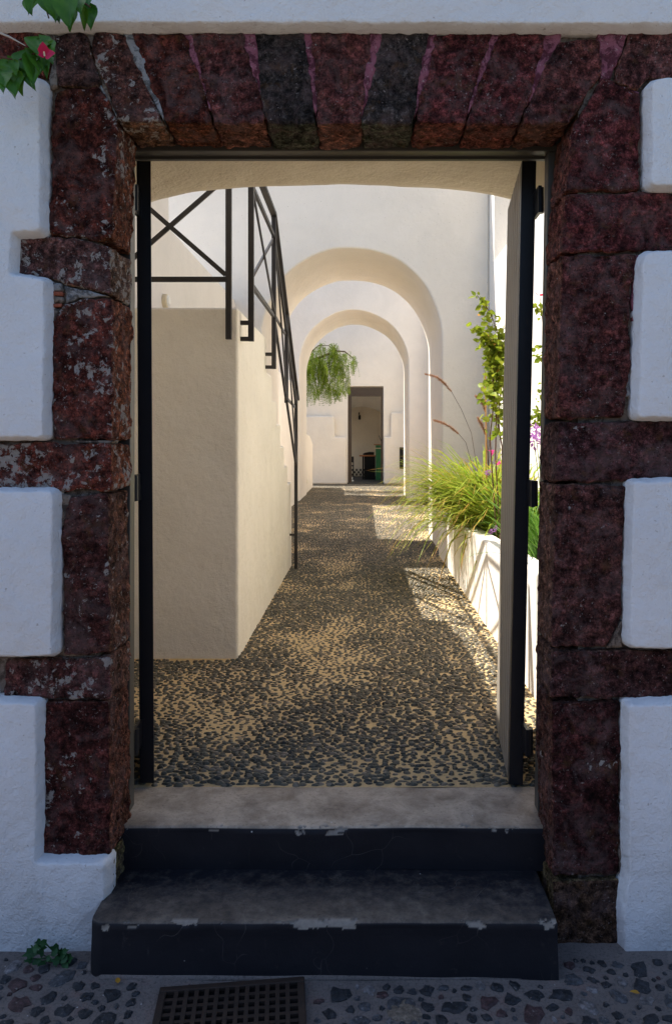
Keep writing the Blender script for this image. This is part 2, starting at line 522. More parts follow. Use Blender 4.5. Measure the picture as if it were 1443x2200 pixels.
# the drain grate lies in the cement in front of the steps
GC = Vector((-0.605, 2.292, STREET_Z + 0.004))
GU = Vector((0.994, 0.108, 0)); GV = Vector((0.108, -0.994, 0))
GW = 0.43
def in_grate(x, y, m=0.03):
    p = Vector((x, y, 0)) - Vector((GC.x, GC.y, 0))
    a, b = p.dot(GU), p.dot(GV)
    return -m < a < GW + m and -m < b < GW + m

def street_cobbles():
    pts = []
    tries = 0
    while len(pts) < 292 and tries < 40000:
        tries += 1
        x, y = rng.uniform(-1.30, 1.15), rng.uniform(2.10, 2.46)
        if -0.86 < x < 0.63 and y > 2.325: continue
        if in_grate(x, y): continue
        if -0.68 < x < -0.02 and noise.noise(Vector((x * 3, y * 3, 5))) > -0.12: continue   # smooth cement patch round the grate
        k_ = len(pts)
        r = rng.uniform(0.030, 0.046) if k_ < 52 else rng.uniform(0.017, 0.029) if k_ < 150 else rng.uniform(0.008, 0.016)
        if k_ < 52 and tries > 8000: r = 0.027
        if k_ < 150 and tries > 22000: r = 0.013
        if y + r > 2.45: continue
        if all((x - a) ** 2 + (y - b) ** 2 > (r * 0.95 + c * 0.95 + 0.004) ** 2 for a, b, c in pts):
            pts.append((x, y, r))
    pts.append((0.13, 2.22, 0.07))
    for i, (x, y, r) in enumerate(pts):
        n = rng.randint(9, 13)
        ph = rng.uniform(0, 6.28)
        el = rng.uniform(0.65, 1.0)
        rot = rng.uniform(0, 3.14)
        v, f = [], []
        z = STREET_Z + 0.006 * noise.fractal(Vector((x * 2.5, y * 2.5, 1.7)), 0.8, 2.0, 4)
        rr = [rng.uniform(0.62, 1.15) for _ in range(n)]
        for ring, (k, h) in enumerate(((1.0, -0.006), (0.95, 0.0025), (0.62, 0.004 + rng.uniform(0, 0.003)))):
            for j in range(n):
                a = ph + 2 * math.pi * j / n
                px, py = math.cos(a) * r * k * rr[j], math.sin(a) * r * k * rr[j] * el
                v.append((x + px * math.cos(rot) - py * math.sin(rot), y + px * math.sin(rot) + py * math.cos(rot), z + h + rng.uniform(-0.0015, 0.0015)))
        v.append((x, y, z + 0.006))
        for q in range(2):
            for j in range(n):
                f.append((q * n + j, q * n + (j + 1) % n, (q + 1) * n + (j + 1) % n, (q + 1) * n + j))
        f += [(2 * n + j, 2 * n + (j + 1) % n, 3 * n) for j in range(n)]
        o = obj('cobble', v, f, M['cobble'], street, smooth=False)
        k = rng.random()
        if i == len(pts) - 1: o.color = (0.16, 0.13, 0.10, 1)
        elif k < 0.55: o.color = (0.022, 0.024, 0.028, 1)
        elif k < 0.75: o.color = (0.060, 0.062, 0.068, 1)
        elif k < 0.88: o.color = (0.060, 0.034, 0.034, 1)
        else: o.color = (0.14, 0.13, 0.13, 1)
street_cobbles()

def drain():
    t = thing('drain_grate', (GC.x + 0.22, GC.y - 0.2, STREET_Z), 'rusty square iron drain grate in the street before the steps', 'grate')
    up = Vector((0, 0, 1))
    def pt(a, b, z=0.0): return GC + GU * a + GV * b + up * z
    m = MB(); m.add([pt(0.01, 0.01, 0.0045), pt(GW - .01, 0.01, 0.0045), pt(GW - .01, GW - .01, 0.0045), pt(0.01, GW - .01, 0.0045)], [(3, 2, 1, 0)])
    m.build('pit', M['pit_shade'], t)  # flat black sheet: the unlit pit is painted, not hollowed out
    zc = 0.010
    for a0, b0, a1, b1 in ((0, 0.011, GW, 0.011), (0, GW - .011, GW, GW - .011), (0.011, 0.023, 0.011, GW - 0.023), (GW - .011, 0.023, GW - .011, GW - 0.023)):
        MB().bar(pt(a0, b0, zc), pt(a1, b1, zc), 0.022, 0.014).build('frame_bar', M['iron'], t, bevel=0.003)
    n = 13
    for i in range(1, n):
        a = 0.022 + (GW - 0.044) * i / n
        MB().bar(pt(a, 0.022, zc - 0.001), pt(a, GW - 0.022, zc - 0.001), 0.0125, 0.011).build('bar', M['iron'], t)
        b = 0.022 + (GW - 0.044) * i / n
        MB().bar(pt(0.022, b, zc - 0.0025), pt(GW - 0.022, b, zc - 0.0025), 0.012, 0.010).build('bar', M['iron'], t)
drain()

# ------------------------------------------------------------------ street facade: core, plaster, stones
facade = thing('facade_wall', (0, 2.55, STREET_Z), 'whitewashed street wall with raised plaster panels round the doorway', 'wall')
TOP_Z = 3.75
core = MB()
core.box(-4.2, -0.875, 2.552, 2.80, STREET_Z - 0.1, TOP_Z)
core.box(0.715, 3.6, 2.552, 2.80, STREET_Z - 0.1, TOP_Z)
core.box(-0.875, 0.715, 2.552, 2.80, 2.432, TOP_Z)
core.build('wall_core', M['mortar'], facade)

def densify(poly, step=0.03):
    out = []
    n = len(poly)
    for i in range(n):
        a, b = Vector(poly[i]), Vector(poly[(i + 1) % n])
        k = max(1, int((b - a).length / step))
        out += [a.lerp(b, j / k) for j in range(k)]
    return out

def plaster_panel(pts, seed, clip=None):
    """a raised slab of plaster with soft uneven arrises; pts are photo pixels of its street edge"""
    poly = [P(u, v, WALL_D) for u, v in pts]
    poly = [(p.x, p.z) for p in poly]
    area = sum(poly[i][0] * poly[(i + 1) % len(poly)][1] - poly[(i + 1) % len(poly)][0] * poly[i][1] for i in range(len(poly)))
    if area < 0: poly = poly[::-1]
    # round the corners a little, then wobble
    d = densify(poly, 0.008)
    n = len(d)
    for _ in range(2):
        d = [(d[i - 1] + d[i] * 2 + d[(i + 1) % n]) / 4 for i in range(n)]
    nor = []
    for i in range(n):
        t = d[(i + 1) % n] - d[i - 1]
        nor.append(Vector((t.y, -t.x)).normalized())
    def wob(i, k): return 0.0035 * noise.noise(Vector((d[i].x * 9, d[i].y * 9, seed + k))) + 0.0026 * noise.fractal(Vector((d[i].x * 45, d[i].y * 45, seed + k)), 0.7, 2.0, 3)
    loops = []
    for off, dep in ((-0.005, 0.0), (-0.0015, 0.0008), (0.001, 0.0035), (0.0035, 0.011), (0.013, 0.040), (0.014, 0.082)):
        w = [wob(i, off * 50) for i in range(n)]
        loops.append([(d[i].x + nor[i].x * (off + w[i]), WALL_D + dep, d[i].y + nor[i].y * (off + w[i])) for i in range(n)])
    bm = bmesh.new()
    L = [[bm.verts.new(p) for p in lp] for lp in loops]
    bm.faces.new(L[0])
    for a, b in zip(L[:-1], L[1:]):
        for i in range(n):
            j = (i + 1) % n
            bm.faces.new((a[i], a[j], b[j], b[i]))
    return obj_bm('plaster_panel', bm, M['facade_plaster'], facade, smooth=True)

FAR_L, FAR_R = -300, 1700
PANELS = [
    [(FAR_L, -640), (FAR_R, -640), (FAR_R, 46), (1100, 47), (700, 45), (300, 46), (FAR_L, 43)],
    [(FAR_L, 168), (84, 166), (85, 493), (23, 498), (20, 588), (94, 602), (90, 937), (FAR_L, 941)],
    [(FAR_L, 1059), (111, 1057), (110, 1409), (FAR_L, 1412)],
    [(FAR_L, 1510), (76, 1515), (74, 1857), (223, 1859), (222, 1940), (204, 1968), (199, 2060), (FAR_L, 2052)],
    [(1402, 176), (1416, 166), (FAR_R, 165), (FAR_R, 396), (1401, 394)],
    [(1384, 549), (1396, 539), (FAR_R, 540), (FAR_R, 898), (1372, 894)],
    [(1362, 1037), (FAR_R, 1031), (FAR_R, 1402), (1356, 1390)],
    [(1351, 1517), (FAR_R, 1512), (FAR_R, 2056), (1342, 2055), (1344, 1920), (1353, 1885)],
]
for i, p in enumerate(PANELS): plaster_panel(p, i * 3.7)
# plain plastered wall beyond the panels, well outside the picture
for x0, x1 in ((-4.2, -1.57), (1.35, 3.6)):
    MB().box(x0, x1, WALL_D + 0.004, 2.548, STREET_Z - 0.1, TOP_Z).build('plaster_return', M['facade_plaster'], facade)

surround = thing('stone_door_surround', (-0.08, 2.6, STREET_Z), 'dark red volcanic stone door surround with a lintel of wedge blocks', 'door surround')

def stone(pts, color, white=0.2, seed=0, d0=STONE_D, d1=BACK_D, name='stone', mat='stone', amp=1.0, bevel=0.008, step=0.017, parent=None, label=None, pit=1.0):
    poly = [P(u, v, STONE_D) for u, v in pts]
    bm = bmesh.new()
    a = [bm.verts.new((p.x, d0, p.z)) for p in poly]
    b = [bm.verts.new((p.x, d1, p.z)) for p in poly]
    n = len(poly)
    bm.faces.new(a); bm.faces.new(b[::-1])
    for i in range(n):
        j = (i + 1) % n
        bm.faces.new((a[i], b[i], b[j], a[j]))
    bmesh.ops.recalc_face_normals(bm, faces=bm.faces)
    if bevel: bmesh.ops.bevel(bm, geom=bm.edges[:], offset=bevel, segments=2, profile=0.55, affect='EDGES', clamp_overlap=True)
    bmesh.ops.triangulate(bm, faces=bm.faces)
    for _ in range(9):
        es = [e for e in bm.edges if e.calc_length() > step]
        if not es: break
        bmesh.ops.subdivide_edges(bm, edges=es, cuts=1)
        bmesh.ops.triangulate(bm, faces=[f for f in bm.faces if len(f.verts) > 3])
    bm.normal_update()
    sv = Vector((seed * 7.3, seed * 3.1, seed * 5.7))
    for v in bm.verts:
        nn = v.normal
        side = 1.7 if (abs(nn.x) > 0.75 or nn.z < -0.75) else 1.0
        h = 0.0075 * noise.fractal(v.co * 9 + sv, 0.9, 2.0, 3) + 0.0045 * noise.fractal(v.co * 34 + sv, 0.8, 2.0, 3) * side
        if mat == 'stone':
            dd = noise.voronoi(v.co * 42 + sv)[0][0]
            h -= 0.0045 * pit * max(0.0, 0.42 - dd)
        v.co += nn * h * amp
    o = obj_bm(name, bm, M[mat], parent or surround, smooth=True)
    tone = random.Random(seed * 13 + 5).uniform(0.78, 1.32)
    o.color = (*[q * tone for q in color], white)
    if label: o["label"] = label
    return o

RED = (0.150, 0.038, 0.026); PURP = (0.145, 0.045, 0.040); DARK = (0.062, 0.050, 0.045); BRN = (0.115, 0.058, 0.032)
WINE = (0.165, 0.041, 0.040)
# lintel blocks
LINTEL = [
    ([(208, 70), (262, 70), (348, 262), (258, 262), (203, 104)], (0.17, 0.066, 0.050), 0.68),
    ([(290, 70), (388, 70), (438, 200), (454, 263), (353, 262)], RED, 0.22),
    ([(412, 70), (514, 70), (557, 200), (567, 264), (459, 263), (446, 205)], PURP, 0.15),
    ([(548, 70), (645, 70), (668, 190), (676, 266), (573, 265), (563, 200)], DARK, 0.18),
    ([(676, 70), (794, 70), (780, 200), (774, 264), (681, 266), (681, 190)], PURP, 0.12),
    ([(822, 70), (914, 70), (896, 190), (885, 265), (779, 265), (787, 225)], DARK, 0.12),
    ([(940, 70), (1050, 70), (1016, 185), (999, 264), (891, 265), (905, 215)], WINE, 0.10),
    ([(1078, 70), (1166, 70), (1148, 170), (1117, 265), (1004, 264), (1022, 205)], WINE, 0.10),
    ([(1206, 86), (1283, 82), (1289, 152), (1222, 264), (1123, 266), (1157, 178)], PURP, 0.10),
]
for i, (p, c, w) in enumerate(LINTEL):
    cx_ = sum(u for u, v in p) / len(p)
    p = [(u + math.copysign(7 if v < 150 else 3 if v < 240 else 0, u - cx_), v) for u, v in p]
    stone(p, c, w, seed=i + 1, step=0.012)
# painted mortar wedges between them
WEDGES = [
    ([(263, 70), (289, 70), (352, 244), (350, 258), (340, 240)], 'mortar_grey'),
    ([(389, 70), (411, 70), (444, 203), (452, 235), (438, 198)], 'mortar_pink'),
    ([(515, 70), (547, 70), (562, 198), (569, 250), (558, 200)], 'mortar_pink'),
    ([(646, 70), (675, 70), (680, 188), (678, 250), (669, 190)], 'mortar_pink'),
    ([(795, 70), (821, 70), (786, 224), (776, 250), (781, 200)], 'mortar_pink'),
    ([(915, 70), (939, 70), (904, 214), (890, 250), (897, 190)], 'mortar_pink'),
    ([(1051, 70), (1077, 70), (1021, 204), (1003, 250), (1017, 184)], 'mortar_pink'),
    ([(1167, 70), (1207, 70), (1204, 92), (1156, 178), (1135, 222), (1149, 170)], 'mortar_pink'),
    ([(1284, 70), (1348, 70), (1312, 168), (1292, 170), (1290, 150)], 'mortar_pink'),
]
for i, (p, m) in enumerate(WEDGES):
    stone(p, (0.3, 0.1, 0.1), 0, seed=i + 40, d0=STONE_D + 0.004, d1=STONE_D + 0.06, name='mortar_wedge', mat=m, amp=0.8, bevel=0, step=0.02)

JAMBS = [
    # side next to the stair block
    ([(-330, 66), (96, 68), (112, 128), (104, 164), (-330, 164)], RED, 0.12),
    ([(118, 76), (184, 70), (214, 176), (196, 186), (124, 184)], (0.100, 0.046, 0.037), 0.35),
    ([(116, 196), (150, 186), (212, 186), (236, 226), (252, 262), (241, 514), (180, 508), (106, 500)], RED, 0.56),
    ([(38, 514), (98, 504), (160, 512), (236, 528), (240, 632), (190, 620), (136, 604), (38, 588)], (0.130, 0.056, 0.047), 0.82),
    ([(138, 652), (170, 640), (240, 640), (240, 944), (112, 944), (112, 690)], RED, 0.62),
    ([(-330, 955), (239, 953), (239, 1053), (-330, 1053)], RED, 0.68),
    ([(150, 1066), (231, 1062), (236, 1404), (170, 1410), (138, 1404), (130, 1150)], (0.100, 0.033, 0.027), 0.58),
    ([(10, 1420), (236, 1414), (236, 1502), (8, 1502)], (0.110, 0.038, 0.034), 0.64),
    ([(96, 1510), (234, 1508), (236, 1838), (92, 1838)], (0.105, 0.030, 0.025), 0.52),
    # side next to the planter
    ([(1352, 66), (1720, 66), (1720, 163), (1392, 165), (1368, 190), (1318, 172)], (0.135, 0.048, 0.043), 0.12),
    ([(1229, 268), (1298, 166), (1336, 180), (1376, 200), (1374, 404), (1216, 408)], WINE, 0.10),
    ([(1214, 416), (1720, 410), (1720, 536), (1207, 538)], WINE, 0.12),
    ([(1206, 546), (1368, 546), (1352, 640), (1354, 790), (1336, 896), (1200, 898)], PURP, 0.20),
    ([(1198, 906), (1720, 906), (1720, 1030), (1193, 1034)], (0.115, 0.042, 0.042), 0.25),
    ([(1192, 1042), (1344, 1042), (1336, 1200), (1334, 1330), (1300, 1392), (1184, 1390)], (0.102, 0.038, 0.033), 0.25),
    ([(1184, 1398), (1720, 1402), (1720, 1500), (1182, 1500)], (0.088, 0.034, 0.031), 0.25),
    ([(1184, 1508), (1332, 1508), (1330, 1880), (1188, 1884)], (0.095, 0.029, 0.027), 0.34),
    ([(1186, 1894), (1326, 1892), (1338, 1920), (1338, 2056), (1188, 2056)], (0.145, 0.080, 0.050), 0.2),
]
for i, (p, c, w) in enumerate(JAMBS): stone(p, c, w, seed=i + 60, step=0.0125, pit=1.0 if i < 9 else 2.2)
# the reveal stone low down whose street face is plastered over
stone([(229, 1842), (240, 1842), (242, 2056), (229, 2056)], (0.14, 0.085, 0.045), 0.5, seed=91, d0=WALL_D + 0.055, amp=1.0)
# small fillers in the wide joints
FILL = [([(108, 606), (132, 608), (132, 622), (108, 622)], 'mortar_grey'), ([(108, 625), (133, 626), (132, 634), (108, 634)], 'brick'),
        ([(109, 637), (132, 637), (132, 648), (110, 648)], 'mortar'), ([(110, 651), (132, 651), (130, 659), (111, 659)], 'brick'),
        ([(112, 662), (136, 662), (118, 690), (111, 690)], 'mortar'),
        ([(130, 1062), (150, 1064), (134, 1140), (128, 1130)], 'mortar'), ([(132, 1350), (152, 1396), (170, 1412), (134, 1412)], 'mortar'),
        ([(135, 612), (230, 634), (168, 640), (140, 650)], 'mortar_grey'), ([(188, 190), (214, 178), (252, 252), (238, 224), (214, 186)], 'mortar_grey'),
        ([(186, 72), (204, 72), (202, 104), (252, 258), (216, 176)], 'mortar'),
        ([(1310, 176), (1372, 196), (1372, 300), (1352, 240)], 'mortar_pink'),
        ([(1342, 800), (1352, 796), (1356, 850), (1344, 852)], 'mortar_grey'), ([(1358, 630), (1364, 548), (1372, 549), (1362, 690)], 'mortar_pink'),
        ([(1304, 1394), (1336, 1334), (1340, 1394)], 'mortar'), ([(1300, 1214), (1324, 1206), (1338, 1224), (1334, 1254), (1310, 1250)], 'mortar_grey'),
        ([(98, 70), (116, 74), (122, 184), (106, 190), (104, 166), (114, 128)], 'mortar'),
        ([(1333, 1512), (1346, 1512), (1340, 1880), (1332, 1880)], 'mortar'), ([(160, 946), (240, 946), (238, 952), (160, 952)], 'mortar')]
for i, (p, m) in enumerate(FILL):
    stone(p, (0.3, 0.2, 0.2), 0, seed=i + 120, d0=STONE_D + (0.008 if m != 'brick' else 0.003), d1=STONE_D + 0.07,
          name='brick' if m == 'brick' else 'mortar_fill', mat=m, amp=0.7, bevel=0.0, step=0.02)

# ------------------------------------------------------------------ steps
def step_block(name, x0, x1, front, back, z0, z1, wear_fn, seed, parent, chips=0.5, extra=None):
    r = 0.014
    zs = [z0 + (z1 - 0.045 - z0) * k / 8 for k in range(8)] + [z1 - 0.045 + (0.045 - r) * k / 7 for k in range(8)]
    zs = zs[:15] if len(zs) > 15 else zs
    prof = [(front, zz) for zz in zs]
    prof += [(front + r - r * math.cos(a), z1 - r + r * math.sin(a)) for a in [math.pi / 2 * k / 6 for k in range(1, 7)]]
    nb = int((back - front - r) / 0.011)
    prof += [(front + r + (back - front - r) * k / nb, z1) for k in range(1, nb + 1)]
    nx = int((x1 - x0) / 0.0035)
    v, chip, wear = [], [], []
    for i in range(nx + 1):
        x = x0 + (x1 - x0) * i / nx
        for j, (y, z) in enumerate(prof):
            p = Vector((x, y, z)) + Vector((seed * 3.3, 0, 0))
            low = 0.006 * noise.fractal(Vector((x * 2.2 + seed, y * 3, z * 3)), 0.8, 2.0, 3)
            edge = max(0.0, 1 - (abs(y - front) / 0.026)) * max(0.0, 1 - abs(z - z1) / 0.030)
            c = noise.fractal(Vector((x * 13 + seed * 5, y * 30, z * 30)), 0.7, 2.0, 5) * 0.8 + noise.noise(Vector((x * 3.7 + seed, 0, 0))) * 0.75
            ch = 1.0 if (edge > 0.10 and c + edge * 0.5 > chips) else 0.0
            y2 = y + low * (1 if j < 15 else 0) + 0.006 * ch * edge
            z2 = z + low * 0.5 - 0.007 * ch * edge
            if extra: y2 += extra(x, z)
            v.append((x, y2, z2)); chip.append(ch); wear.append(wear_fn(x, y, z))
    m = len(prof)
    f = [(i * m + j, (i + 1) * m + j, (i + 1) * m + j + 1, i * m + j + 1) for i in range(nx) for j in range(m - 1)]
    n0 = len(v)
    # ends
    for i in (0, nx):
        base = i * m
        k = len(v)
        v.append((v[base][0], back, z0)); chip.append(0); wear.append(0)
        ring = [base + j for j in range(m)] + [k]
        f.append(ring if i == 0 else ring[::-1])
    return obj(name, v, f, M['step'], parent, smooth=True, attrs={'chip': chip, 'wear': wear})

steps = thing('entrance_steps', (-0.11, 2.6, STREET_Z), 'two black painted cement steps with chipped edges under the doorway', 'steps')
def wear_low(x, y, z):
    if z < -0.155: return 0.16
    t = (y - 2.367) / 0.29
    return 0.20 + 0.24 * max(0.0, 1 - t * 0.95) * max(0.0, 1 - ((x + 0.15) / 0.95) ** 2)
def wear_top(x, y, z):
    if z < -0.006: return 0.16
    t = (y - 2.657) / 0.30
    return 0.95 + 0.4 * min(1, t * 1.6) - 0.35 * max(0.0, abs(x + 0.08) - 0.55) / 0.2
def bulge(x, z):
    # the lower left corner swells where it meets the street
    k = max(0.0, 1 - (x + 0.842) / 0.045)
    return 0.022 * k * k - 0.012 * max(0.0, min(1.0, (-0.20 - z) / 0.1))
step_block('lower_step', -0.842, 0.600, 2.367, 2.665, STREET_Z - 0.03, -0.149, wear_low, 1.0, steps, chips=0.60, extra=bulge)
step_block('threshold_slab', -0.878, 0.700, 2.657, 2.962, -0.149, 0.0, wear_top, 4.0, steps, chips=0.78)
# skirting fillet of cement at the foot of the lower step
MB().tube([(-0.852 + 0.1 * 0, 2.47, STREET_Z + 0.0), (-0.85, 2.40, STREET_Z), (-0.80, 2.362, STREET_Z), (-0.2, 2.358, STREET_Z), (0.3, 2.360, STREET_Z), (0.602, 2.362, STREET_Z)], [0.012, 0.016, 0.014, 0.010, 0.009, 0.008], 8).build('cement_fillet', M['street'], steps, smooth=True)

# ------------------------------------------------------------------ gate: frame, two leaves
frame = thing('gate_surround', (-0.08, 2.77, 0), 'dark grey metal gate frame set behind the stone doorway', 'gate surround')
FD0, FD1 = 2.748, 2.806
def sheared_box(b0, b1, y0, y1, z0, z1):
    """box whose x range goes from b0=(x0,x1) at z0 to b1 at z1"""
    m = MB()
    vs = [(b0[0], y0, z0), (b0[1], y0, z0), (b0[0], y1, z0), (b0[1], y1, z0), (b1[0], y0, z1), (b1[1], y0, z1), (b1[0], y1, z1), (b1[1], y1, z1)]
    return m.add(vs, [(0, 2, 3, 1), (4, 5, 7, 6), (0, 1, 5, 4), (2, 6, 7, 3), (0, 4, 6, 2), (1, 3, 7, 5)])
sheared_box((-0.885, -0.834), (-0.880, -0.830), FD0, FD1, 0.006, 2.374).build('frame_post', M['frame_paint'], frame, bevel=0.004)
sheared_box((0.626, 0.690), (0.664, 0.712), FD0, FD1, 0.006, 2.374).build('frame_post', M['frame_paint'], frame, bevel=0.004)
MB().box(-0.885, 0.712, FD0, FD1, 2.376, 2.430).build('frame_head', M['frame_paint'], frame, bevel=0.004)
MB().box(-0.875, 0.705, FD1 + 0.002, FD1 + 0.02, 2.368, 2.40).build('stop_strip', M['frame_paint'], frame)

def leaf_gate(name, label, near_bot, near_top, far_bot, far_top, y0, y1, z0, z1, nplank, inner, hinges):
    """one open gate leaf; near_*: (xa, xb) of the edge turned to the street, far_*: the other end"""
    t = thing(name, ((near_bot[0] + near_bot[1]) / 2, y0, 0.0), label, 'gate leaf')
    def pt(k, s, z):     # k along the leaf 0..1, s across 0..1
        w = (z - z0) / (z1 - z0)
        nx = (near_bot[0] + (near_bot[1] - near_bot[0]) * s) * (1 - w) + (near_top[0] + (near_top[1] - near_top[0]) * s) * w
        fx = (far_bot[0] + (far_bot[1] - far_bot[0]) * s) * (1 - w) + (far_top[0] + (far_top[1] - far_top[0]) * s) * w
        return (nx * (1 - k) + fx * k, y0 * (1 - k) + y1 * k, z)
    def blk(k0, k1, s0, s1, za, zb):
        vs = [pt(k0, s0, za), pt(k0, s1, za), pt(k1, s0, za), pt(k1, s1, za), pt(k0, s0, zb), pt(k0, s1, zb), pt(k1, s0, zb), pt(k1, s1, zb)]
        return MB().add(vs, [(0, 2, 3, 1), (4, 5, 7, 6), (0, 1, 5, 4), (2, 6, 7, 3), (0, 4, 6, 2), (1, 3, 7, 5)])
    a, b = (0.0, 0.16) if inner == 0 else (0.84, 1.0)
    c, d = (0.165, 1.0) if inner == 0 else (0.0, 0.835)
    blk(0.0, 0.085, 0, 1, z0, z1).build('stile', M['black_paint'], t, bevel=0.003)
    blk(0.915, 1.0, c, d, z0, z1).build('stile', M['black_paint'], t, bevel=0.003)
    blk(0.087, 0.913, c, d, z0, z0 + 0.06).build('rail', M['black_paint'], t)
    blk(0.087, 0.913, c, d, z1 - 0.06, z1).build('rail', M['black_paint'], t)
    k0 = 0.09
    for i in range(nplank):
        ka = k0 + (1.0 - k0) * i / nplank; kb = k0 + (1.0 - k0) * (i + 1) / nplank
        blk(ka + 0.012, kb - 0.012, a, b, z0, z1).build('plank', M['plank'], t, bevel=0.003, seg=1)
    blk(k0, 0.997, (a + b) / 2 - 0.004 + (0.06 if inner == 0 else -0.06), (a + b) / 2 + 0.004 + (0.06 if inner == 0 else -0.06), z0 + 0.002, z1 - 0.002).build('backing_sheet', M['black_paint'], t)
    for (hx, hy, hz, tx) in hinges:
        h = MB().tube([(hx, hy, hz - 0.048), (hx, hy, hz + 0.048)], 0.0105, 12)
        h.box(min(hx, tx), max(hx, tx), hy - 0.003, hy + 0.003, hz - 0.044, hz - 0.004)
        hh = h.build('hinge', M['black_paint'], t)
        MB().box(tx - 0.006, tx + 0.006, hy - 0.02, y0 + 0.0, hz - 0.05, hz + 0.05).build('hinge_plate', M['black_paint'], hh)
    return t
leaf_gate('gate_leaf', 'open gate leaf showing only its black edge, beside the stair block', (-0.862, -0.806), (-0.875, -0.819), (-1.045, -0.990), (-1.058, -1.003),
          2.97, 3.60, 0.012, 2.430, 7, 1, [(-0.850, 2.88, 0.21, -0.856), (-0.853, 2.88, 1.16, -0.858), (-0.852, 2.88, 2.25, -0.862)])
leaf_gate('gate_leaf', 'open gate leaf with grooved grey planks, standing beside the planter', (0.562, 0.616), (0.612, 0.668), (0.622, 0.676), (0.676, 0.730),
          2.955, 3.59, 0.012, 2.420, 7, 0, [(0.628, 2.88, 0.21, 0.614), (0.646, 2.88, 1.14, 0.634), (0.668, 2.88, 2.24, 0.660)])

# ------------------------------------------------------------------ vault behind the gate
vault = thing('entrance_vault', (-0.1, 3.3, 0), 'rough beige plaster vault over the passage just inside the gate', 'vault')
VX0, VX1, VB = -1.25, 1.02, 3.92
def vault_z(x, y):
    k = (x - (-0.14)) / 1.2
    return 2.645 - 0.085 * k * k - 0.15 * k ** 6 + 0.006 * noise.fractal(Vector((x * 3, y * 3, 2)), 0.8, 2, 3)
nv, nyv = 60, 26
v, f = [], []
for j in range(nyv + 1):
    y = 2.80 + (VB - 2.80) * j / nyv
    for i in range(nv + 1):
        x = VX0 + (VX1 - VX0) * i / nv
        v.append((x, y, vault_z(x, y)))
f = [(j * (nv + 1) + i, (j + 1) * (nv + 1) + i, (j + 1) * (nv + 1) + i + 1, j * (nv + 1) + i + 1) for j in range(nyv) for i in range(nv)]
# inner face above the arch and the roof over it
b0 = nyv * (nv + 1)
k = len(v)
for i in range(nv + 1):
    x = VX0 + (VX1 - VX0) * i / nv
    v.append((x, VB + 0.004, v[b0 + i][2] + 0.012)); v.append((x, VB + 0.004, TOP_Z)); v.append((x, 2.80, TOP_Z))
for i in range(nv):
    q = k + 3 * i
    f.append((b0 + i, q, q + 3, b0 + i + 1)); f.append((q, q + 1, q + 4, q + 3)); f.append((q + 1, q + 2, q + 5, q + 4))
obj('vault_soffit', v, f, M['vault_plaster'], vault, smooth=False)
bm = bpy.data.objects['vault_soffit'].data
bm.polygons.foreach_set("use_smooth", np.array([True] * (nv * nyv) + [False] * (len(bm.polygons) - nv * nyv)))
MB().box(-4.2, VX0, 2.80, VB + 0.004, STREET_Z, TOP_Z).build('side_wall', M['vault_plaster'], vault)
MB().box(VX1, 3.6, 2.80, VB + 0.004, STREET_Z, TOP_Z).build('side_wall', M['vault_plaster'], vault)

# ------------------------------------------------------------------ court floor with pebbles
floor = grid_sheet('courtyard_floor', -2.6, 1.9, 2.962, 24.3, 0.0, M['sand'], 0.09, 0.004)
props(floor, 'sand coloured mortar floor of the courtyard passage set with dark pebbles', kind='structure')

STAIR_X, LEFT_X, PLANT_X, RIGHT_X = -0.763, -1.50, 0.893, 1.49
A0, A1, A_L, A_R, A_TOP = 9.05, 10.9, -1.19, 0.93, 3.62
B0, B1, B_L, B_R, B_TOP = 17.1, 19.3, -1.41, 1.026, 4.26
HOUSE_D = 24.0

def floor_span(y):
    if y < 3.95: return -1.22, 0.98
    if y < 4.70: return -1.49, PLANT_X - 0.01
    if y < 8.30: return STAIR_X + 0.01, PLANT_X - 0.01
    if y < A0: return LEFT_X, PLANT_X - 0.01
    if y < A1: return A_L, A_R
    if y < B0: return -1.45, RIGHT_X
    if y < B1: return B_L, B_R
    return -1.6, 1.5

def pebble_points():
    out = []
    y = 2.86
    row = 0
    while y < HOUSE_D:
        k = 1.0 if y < 12 else 1.35
        dy, dx = 0.0215 * k, 0.0372 * k
        x0, x1 = floor_span(y)
        x = x0 + (row % 2) * dx / 2
        while x < x1:
            n1 = noise.noise(Vector((x * 1.3, y * 1.1, 3.0)))
            px = x + rng.gauss(0, 0.006)
            py = y + 0.11 * noise.noise(Vector((x * 1.7, y * 0.5, 8.0))) + rng.gauss(0, 0.0035)
            gap = noise.fractal(Vector((x * 1.6, y * 1.2, 21.0)), 0.8, 2.0, 3) - 0.35 * max(0.0, 1 - (y - 2.96) / 0.6)
            if rng.random() > 0.03 + max(0, gap) * 0.20 and py > 2.974:
                w = max(0.009, rng.gauss(0.0183, 0.0042)) * k * (1.0 - 0.42 * min(1, max(0, gap + .18)))
                out.append((px, py, w, max(0.006, rng.gauss(0.0085, 0.0018)) * k, max(0.005, rng.gauss(0.0112, 0.0030)) * (1 - 0.70 * min(1, max(0, gap + .18))), rng.gauss(0, 0.16)))
            x += dx * rng.uniform(0.85, 1.15)
        y += dy
        row += 1
    return out
peb = pebble_points()

